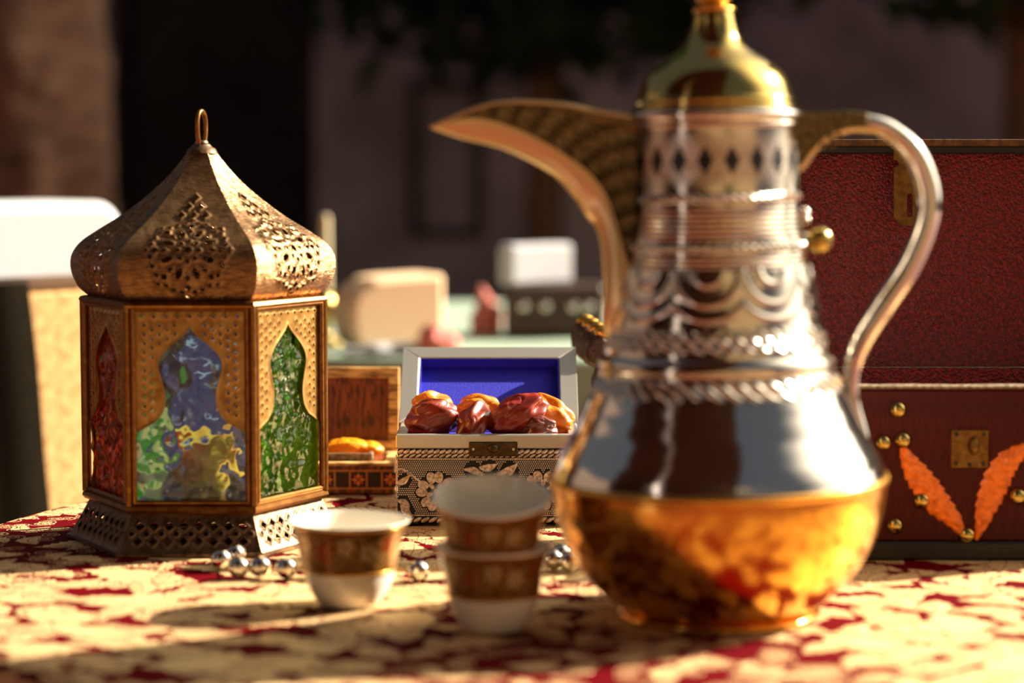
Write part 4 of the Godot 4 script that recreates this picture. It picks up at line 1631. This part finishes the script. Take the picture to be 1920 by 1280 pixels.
func chair(label: String, at: Vector3, turn: float) -> Node3D:
	var t := thing("dining_chair", label, "chair", at, turn)
	var sh := Shape.new()
	sh.box(Vector3(0, 0.45, 0), Vector3(0.46, 0.09, 0.46), 0.03)
	put("seat", sh.mesh(), M.tan_cloth, t)
	sh = Shape.new()
	sh.box(Vector3(0, 0.675, -0.20), Vector3(0.45, 0.39, 0.075), 0.022)
	put("backrest", sh.mesh(), M.tan_cloth, t)
	for x in [-1.0, 1.0]:
		for z in [-1.0, 1.0]:
			sh = Shape.new()
			sh.tube(PackedVector3Array([Vector3(x * 0.20, 0.0, z * 0.20), Vector3(x * 0.19, 0.42, z * 0.19)]), [0.016, 0.022], 10, false, Vector3.RIGHT)
			put("leg", sh.mesh(), M.table_wood, t)
	return t


# ---------------------------------------------------------------- the courtyard
func tree(label: String, at: Vector3, r: float, high: float, crown: Vector3, crown_at: Vector3, leaves: int, seed_: int) -> void:
	var t := thing("tree", label, "tree", at)
	var n := FastNoiseLite.new()
	n.seed = seed_
	n.frequency = 3.0
	n.fractal_octaves = 3
	var sh := Shape.new()
	var rows: Array = []
	for j in 61:
		var y := high * j / 60.0
		var line := PackedVector3Array()
		for i in 33:
			var a := TAU * (i % 32) / 32
			var rr := r * (1.15 - 0.35 * j / 60.0) * (1.0 + 0.22 * n.get_noise_3d(cos(a) * r * 4.0, y * 1.2, sin(a) * r * 4.0) + 0.08 * cos(a * 7.0 + y * 2.0))
			line.append(Vector3(cos(a) * rr + 0.10 * r * n.get_noise_1d(y), y, -sin(a) * rr))
		rows.append(line)
	sh.grid(rows, true)
	put("trunk", sh.mesh(), M.bark, t)
	var leaf := Shape.new()
	var l: Array = []
	for j in 5:
		var line := PackedVector3Array()
		var w := [0.004, 0.026, 0.032, 0.022, 0.001][j] as float
		for i in 3: line.append(Vector3((i - 1) * w, absf(i - 1.0) * 0.008 - 0.004 * j * j * 0.5, j * 0.028))
		l.append(line)
	leaf.grid(l, false, true)
	var rng := RandomNumberGenerator.new()
	rng.seed = seed_
	var mm := MultiMesh.new()
	mm.transform_format = MultiMesh.TRANSFORM_3D
	mm.mesh = leaf.mesh()
	mm.instance_count = leaves
	for k in leaves:
		var p := Vector3(rng.randfn(0, 0.42), rng.randfn(0, 0.42), rng.randfn(0, 0.42)).limit_length(1.0)
		var b := Basis.from_euler(Vector3(rng.randf_range(-1.2, 0.8), rng.randf() * TAU, rng.randf_range(-0.6, 0.6))).scaled(Vector3.ONE * rng.randf_range(0.8, 1.7))
		mm.set_instance_transform(k, Transform3D(b, crown_at + p * crown))
	var mi := MultiMeshInstance3D.new()
	mi.name = "crown"
	mi.multimesh = mm
	mi.material_override = M.leaves
	mi.set_meta("kind", "stuff")
	t.add_child(mi, true)


func slab(called: String, x0: float, x1: float, y0: float, y1: float, z0: float, z1: float, m: String) -> void:
	var sh := Shape.new()
	sh.box(Vector3((x0 + x1) / 2, (y0 + y1) / 2, (z0 + z1) / 2), Vector3(absf(x1 - x0), absf(y1 - y0), absf(z1 - z0)))
	struct(called, sh, M[m])


func courtyard() -> void:
	slab("floor", -9, 9, -0.1, 0.0, -14, 9, "paving")
	# the shaded house at the far side: a wall with a deep dark doorway and a window
	slab("wall_back_west", -9, -1.46, 0, 4.2, -8.3, -8.0, "plaster")
	slab("wall_back_middle", -0.70, 0.42, 0, 4.2, -8.3, -8.0, "plaster")
	slab("wall_back_over_door", -1.46, -0.70, 2.6, 4.2, -8.3, -8.0, "plaster")
	slab("wall_back_east", 0.42, 9, 0, 4.2, -8.9, -8.6, "plaster")
	slab("wall_room_west", -2.0, -1.9, 0, 2.8, -11.5, -8.3, "plaster")
	slab("wall_room_east", -0.3, -0.2, 0, 2.8, -11.5, -8.3, "plaster")
	slab("wall_room_rear", -2.0, -0.2, 0, 2.8, -11.6, -11.5, "plaster")
	slab("ceiling_room", -2.0, -0.2, 2.7, 2.8, -11.5, -8.3, "plaster")
	slab("ceiling_added_shade", -9, 9, 3.0, 3.15, -9.0, -6.8, "table_wood")  # unseen roof added to darken the back wall
	var sh := frame(0.26, 0.56, 0.035, -0.02, 0.03, 0, 0.006)
	for s in [1, 2, 3]:
		var f := frame(0.26, 0.56, 0.035, -0.02, 0.03, s, 0.006)
		var b := sh.v.size()
		sh.v.append_array(f.v)
		sh.n.append_array(f.n)
		sh.uv.append_array(f.uv)
		for i in f.idx: sh.idx.append(b + i)
	var win := struct("window_1", sh, M.dark_frame)
	win.position = Vector3(-0.232, TY + 0.222, -8.0)
	sh = Shape.new()
	sh.box(Vector3(0, 0, -0.005), Vector3(0.20, 0.50, 0.008))
	put("pane", sh.mesh(), M.dark_pane, win)
	slab("trim_1", 0.19, 0.42, 0, 3.0, -8.0, -7.92, "pale_plaster")
	# sunlit house behind the photographer, mirrored in the silver, plus pieces added for light
	slab("wall_added_shade", 5.0, 5.3, 0, 6.8, -14, -6.2, "plaster")  # unseen wall added to keep the sun off the background
	slab("wall_front", -6.0, 7.0, 0, 4.0, 4.6, 4.9, "sun_plaster")
	slab("ceiling_added_terrace", -5.7, 0.55, 2.75, 2.90, -0.9, 4.6, "table_wood")  # unseen roof added to darken the silver's reflections and dim the sky
	var post := Shape.new()
	post.lathe(PackedVector2Array([Vector2(0.0, 0.0), Vector2(0.10, 0.0), Vector2(0.10, 0.05), Vector2(0.06, 0.08), Vector2(0.045, 0.15), Vector2(0.045, 2.6), Vector2(0.07, 2.65), Vector2(0.09, 2.70), Vector2(0.09, 2.75), Vector2(0.0, 2.75)]), 32)
	struct("trim_added_2", post, M.pale_plaster).position = Vector3(-1.02, 0, -0.14)  # pale post added for the thin highlight mirrored on the pot
	slab("wall_side", -6.0, -5.7, 0, 3.2, -5.0, 4.6, "screen_wood")
	tree("thick rough tree trunk at the far left, behind the white chair cover", Vector3(-1.13, 0, -5.0), 0.23, 3.4, Vector3(1.6, 0.8, 1.4), Vector3(0, 3.5, 0), 2600, 4)
	tree("slender dark tree trunk beside the far window, its leaves hanging above the spout", Vector3(0.100, 0, -6.9), 0.050, 2.8, Vector3(0.75, 0.42, 0.6), Vector3(-0.02, 1.62, 0.2), 1500, 9)
	tree("brown tree trunk at the far right edge above the chest", Vector3(1.43, 0, -6.2), 0.075, 2.8, Vector3(0.9, 0.45, 0.7), Vector3(0.05, 1.72, 0.3), 1500, 14)
	tree("small green tree standing behind the photographer, mirrored in the pot", Vector3(1.1, 0, 3.2), 0.05, 1.6, Vector3(0.6, 0.7, 0.5), Vector3(0, 1.6, 0), 1200, 24)


func far_things() -> void:
	round_table("round_table", "round table under the red and gold cloth carrying the lantern and pot", Vector3(0.0840, 0, -1.2415), 0.400)
	draped("tablecloth", "red cloth woven all over with gold leaves, under the lantern and pot", "brocade", Vector3(0.0840, 0, -1.2415), 0.400, 0.45, 1, 0.46)
	round_table("round_table", "round table under a pale green cloth behind the silver date box", Vector3(-0.02, 0, -2.98), 0.50)
	draped("tablecloth", "pale green cloth on the blurred table behind the date box", "green_cloth", Vector3(-0.02, 0, -2.98), 0.50, 0.40, 2, 0.4)
	var z := -2.62
	var sh := Shape.new()
	sh.prism(spline(flat2([-0.058, 0.030, -0.052, 0.010, -0.034, 0.0, 0.040, 0.0, 0.058, 0.002, 0.060, 0.020, 0.060, 0.070, 0.058, 0.084, 0.040, 0.0855, -0.020, 0.083, -0.036, 0.076, -0.056, 0.060, -0.058, 0.030]), 4).slice(0, -1), -0.03, 0.03, 0.006)
	var o := put("soft_pouch", sh.mesh(), M.beige_cloth, self)
	o.position = Vector3(-0.1450, TY, z)
	o.rotation.y = deg_to_rad(28)
	tag(o, "beige soft sided pouch with rounded corners standing on the green table", "pouch")
	# candle in a bright holder, half behind the lantern
	var c := thing("candlestick", "pale slim candle in a shiny holder showing just right of the lantern", "candlestick", Vector3(-0.2215, TY, -2.66))
	sh = Shape.new()
	sh.lathe(spline(flat2([0.022, 0.0, 0.021, 0.004, 0.008, 0.010, 0.006, 0.022, 0.012, 0.034, 0.013, 0.048, 0.008, 0.058, 0.007, 0.066, 0.0, 0.068]), 5), 28)
	put("holder", sh.mesh(), M.brass, c)
	sh = Shape.new()
	sh.lathe(PackedVector2Array([Vector2(0.0062, 0.066), Vector2(0.0056, 0.150), Vector2(0.0040, 0.153), Vector2(0, 0.154)]), 20)
	put("candle", sh.mesh(), M.candle_wax, c)
	# dark studded box and the white folded napkin on it
	var b := thing("studded_box", "dark wooden box with four bright round studs on the green table", "box", Vector3(0.0530, TY, -2.80))
	sh = Shape.new()
	sh.box(Vector3(0, 0.0320, 0), Vector3(0.125, 0.064, 0.09), 0.004)
	put("box_body", sh.mesh(), M.table_wood, b)
	for x in [0.0144, 0.0413, 0.0755, 0.0938]:
		sh = Shape.new()
		sh.ball(Vector3(x - 0.0530, 0.0385, 0.0455), Vector3.ONE * 0.0072, 24, 16)
		put("stud", sh.mesh(), M.chrome, b)
	sh = Shape.new()
	sh.prism(rounded(0.106, 0.050, 0.008), -0.012, 0.012, 0.004)
	o = put("folded_napkin", sh.mesh(), M.white_cloth, self)
	o.position = Vector3(0.0310, TY + 0.0892, -2.795)
	o.rotation.y = deg_to_rad(42)
	tag(o, "white folded napkin lying on the dark studded box", "napkin")
	crumple("crumpled_napkin", "pink crumpled napkin just right of the beige pouch", "pink_cloth", Vector3(-0.0860, TY, -2.52), Vector3(0.026, 0.030, 0.02), 3, "napkin", "pink napkins on the green table")
	crumple("crumpled_napkin", "pink crumpled napkin further back, beside the dark studded box", "pink_cloth", Vector3(-0.0330, TY, -2.84), Vector3(0.020, 0.045, 0.02), 5, "napkin", "pink napkins on the green table")
	crumple("crumpled_napkin", "pale crumpled napkin at the near edge of the green table, above the inlaid box", "white_cloth", Vector3(-0.125, TY, -2.52), Vector3(0.06, 0.012, 0.02), 7, "napkin")
	# chair with a white cover over its top, left of the lantern
	var ch := chair("tan upholstered chair at the far left, behind the lantern", Vector3(-0.400, 0, -1.780), deg_to_rad(46))
	sh = Shape.new()
	sh.T = Transform3D(Basis(), Vector3(0, 0.8940, -0.20))
	sh.prism(rounded(0.462, 0.076, 0.030), -0.044, 0.044, 0.010)
	put("headrest_cover", sh.mesh(), M.white_cloth, ch, "white padded cover over the top")
	sh = Shape.new()
	var rows: Array = []
	for j in 41:
		var line := PackedVector3Array()
		var q := j / 40.0
		for i in 41:
			var u := i / 40.0
			line.append(Vector3(lerpf(-0.225, 0.122, u) + q * lerpf(0.0, 0.036, u), 0.861 - q * 0.355, -0.1525 + 0.0035 * cos(u * 34.0) + 0.002 * sin(q * 9.0)))
		rows.append(line)
	sh.grid(rows, false, true)
	o = put("shawl", sh.mesh(), M.dark_stripe, self)
	o.position = ch.position
	o.rotation = ch.rotation
	tag(o, "dark pleated shawl hanging down the front of the tan chair", "shawl")


func _ready() -> void:
	var cam := Camera3D.new()
	cam.name = "camera"
	cam.position = Vector3(0, TY + 0.2186, 0)
	cam.rotation_degrees = Vector3(-4.63, 0, 0)
	cam.near = 0.05
	cam.far = 200.0
	cam.fov = 17.33
	var at := CameraAttributesPhysical.new()
	at.frustum_focal_length = 78.75
	at.frustum_focus_distance = 1.345
	at.exposure_aperture = 4.26
	at.frustum_near = 0.05
	at.frustum_far = 200.0
	cam.attributes = at
	add_child(cam)
	cam.current = true

	var sky := ProceduralSkyMaterial.new()
	sky.sky_top_color = Color(0.50, 0.53, 0.58)
	sky.sky_horizon_color = Color(0.68, 0.66, 0.62)
	sky.ground_bottom_color = Color(0.30, 0.26, 0.22)
	sky.ground_horizon_color = Color(0.50, 0.46, 0.42)
	sky.sky_energy_multiplier = 0.7
	sky.sun_angle_max = 50.0      # haze round a low sun, widened to brighten the pot's right side
	sky.sun_curve = 0.8
	var env := Environment.new()
	env.background_mode = Environment.BG_SKY
	env.sky = Sky.new()
	env.sky.sky_material = sky
	env.tonemap_mode = Environment.TONE_MAPPER_LINEAR
	env.tonemap_exposure = 1.0
	env.sdfgi_enabled = true
	env.ssao_enabled = true
	env.ssil_enabled = true
	var we := WorldEnvironment.new()
	we.name = "environment"
	we.environment = env
	add_child(we)
	var sun := DirectionalLight3D.new()
	sun.name = "sun"
	var dir := Vector3(0.93, 0.62, -0.42).normalized()      # towards the sun: low, from the right and slightly behind the table
	sun.look_at_from_position(dir * 10.0, Vector3.ZERO, Vector3.UP)
	sun.light_energy = 6.2
	sun.light_color = Color(1.0, 0.95, 0.86)
	sun.light_angular_distance = 0.6
	sun.shadow_enabled = true
	add_child(sun)

	make_materials()
	courtyard()
	far_things()
	coffee_pot()
	lantern()
	chest()
	casket()
	date_box()
	wooden_box()
	cups()
	dates()
	apricots()
	beads()
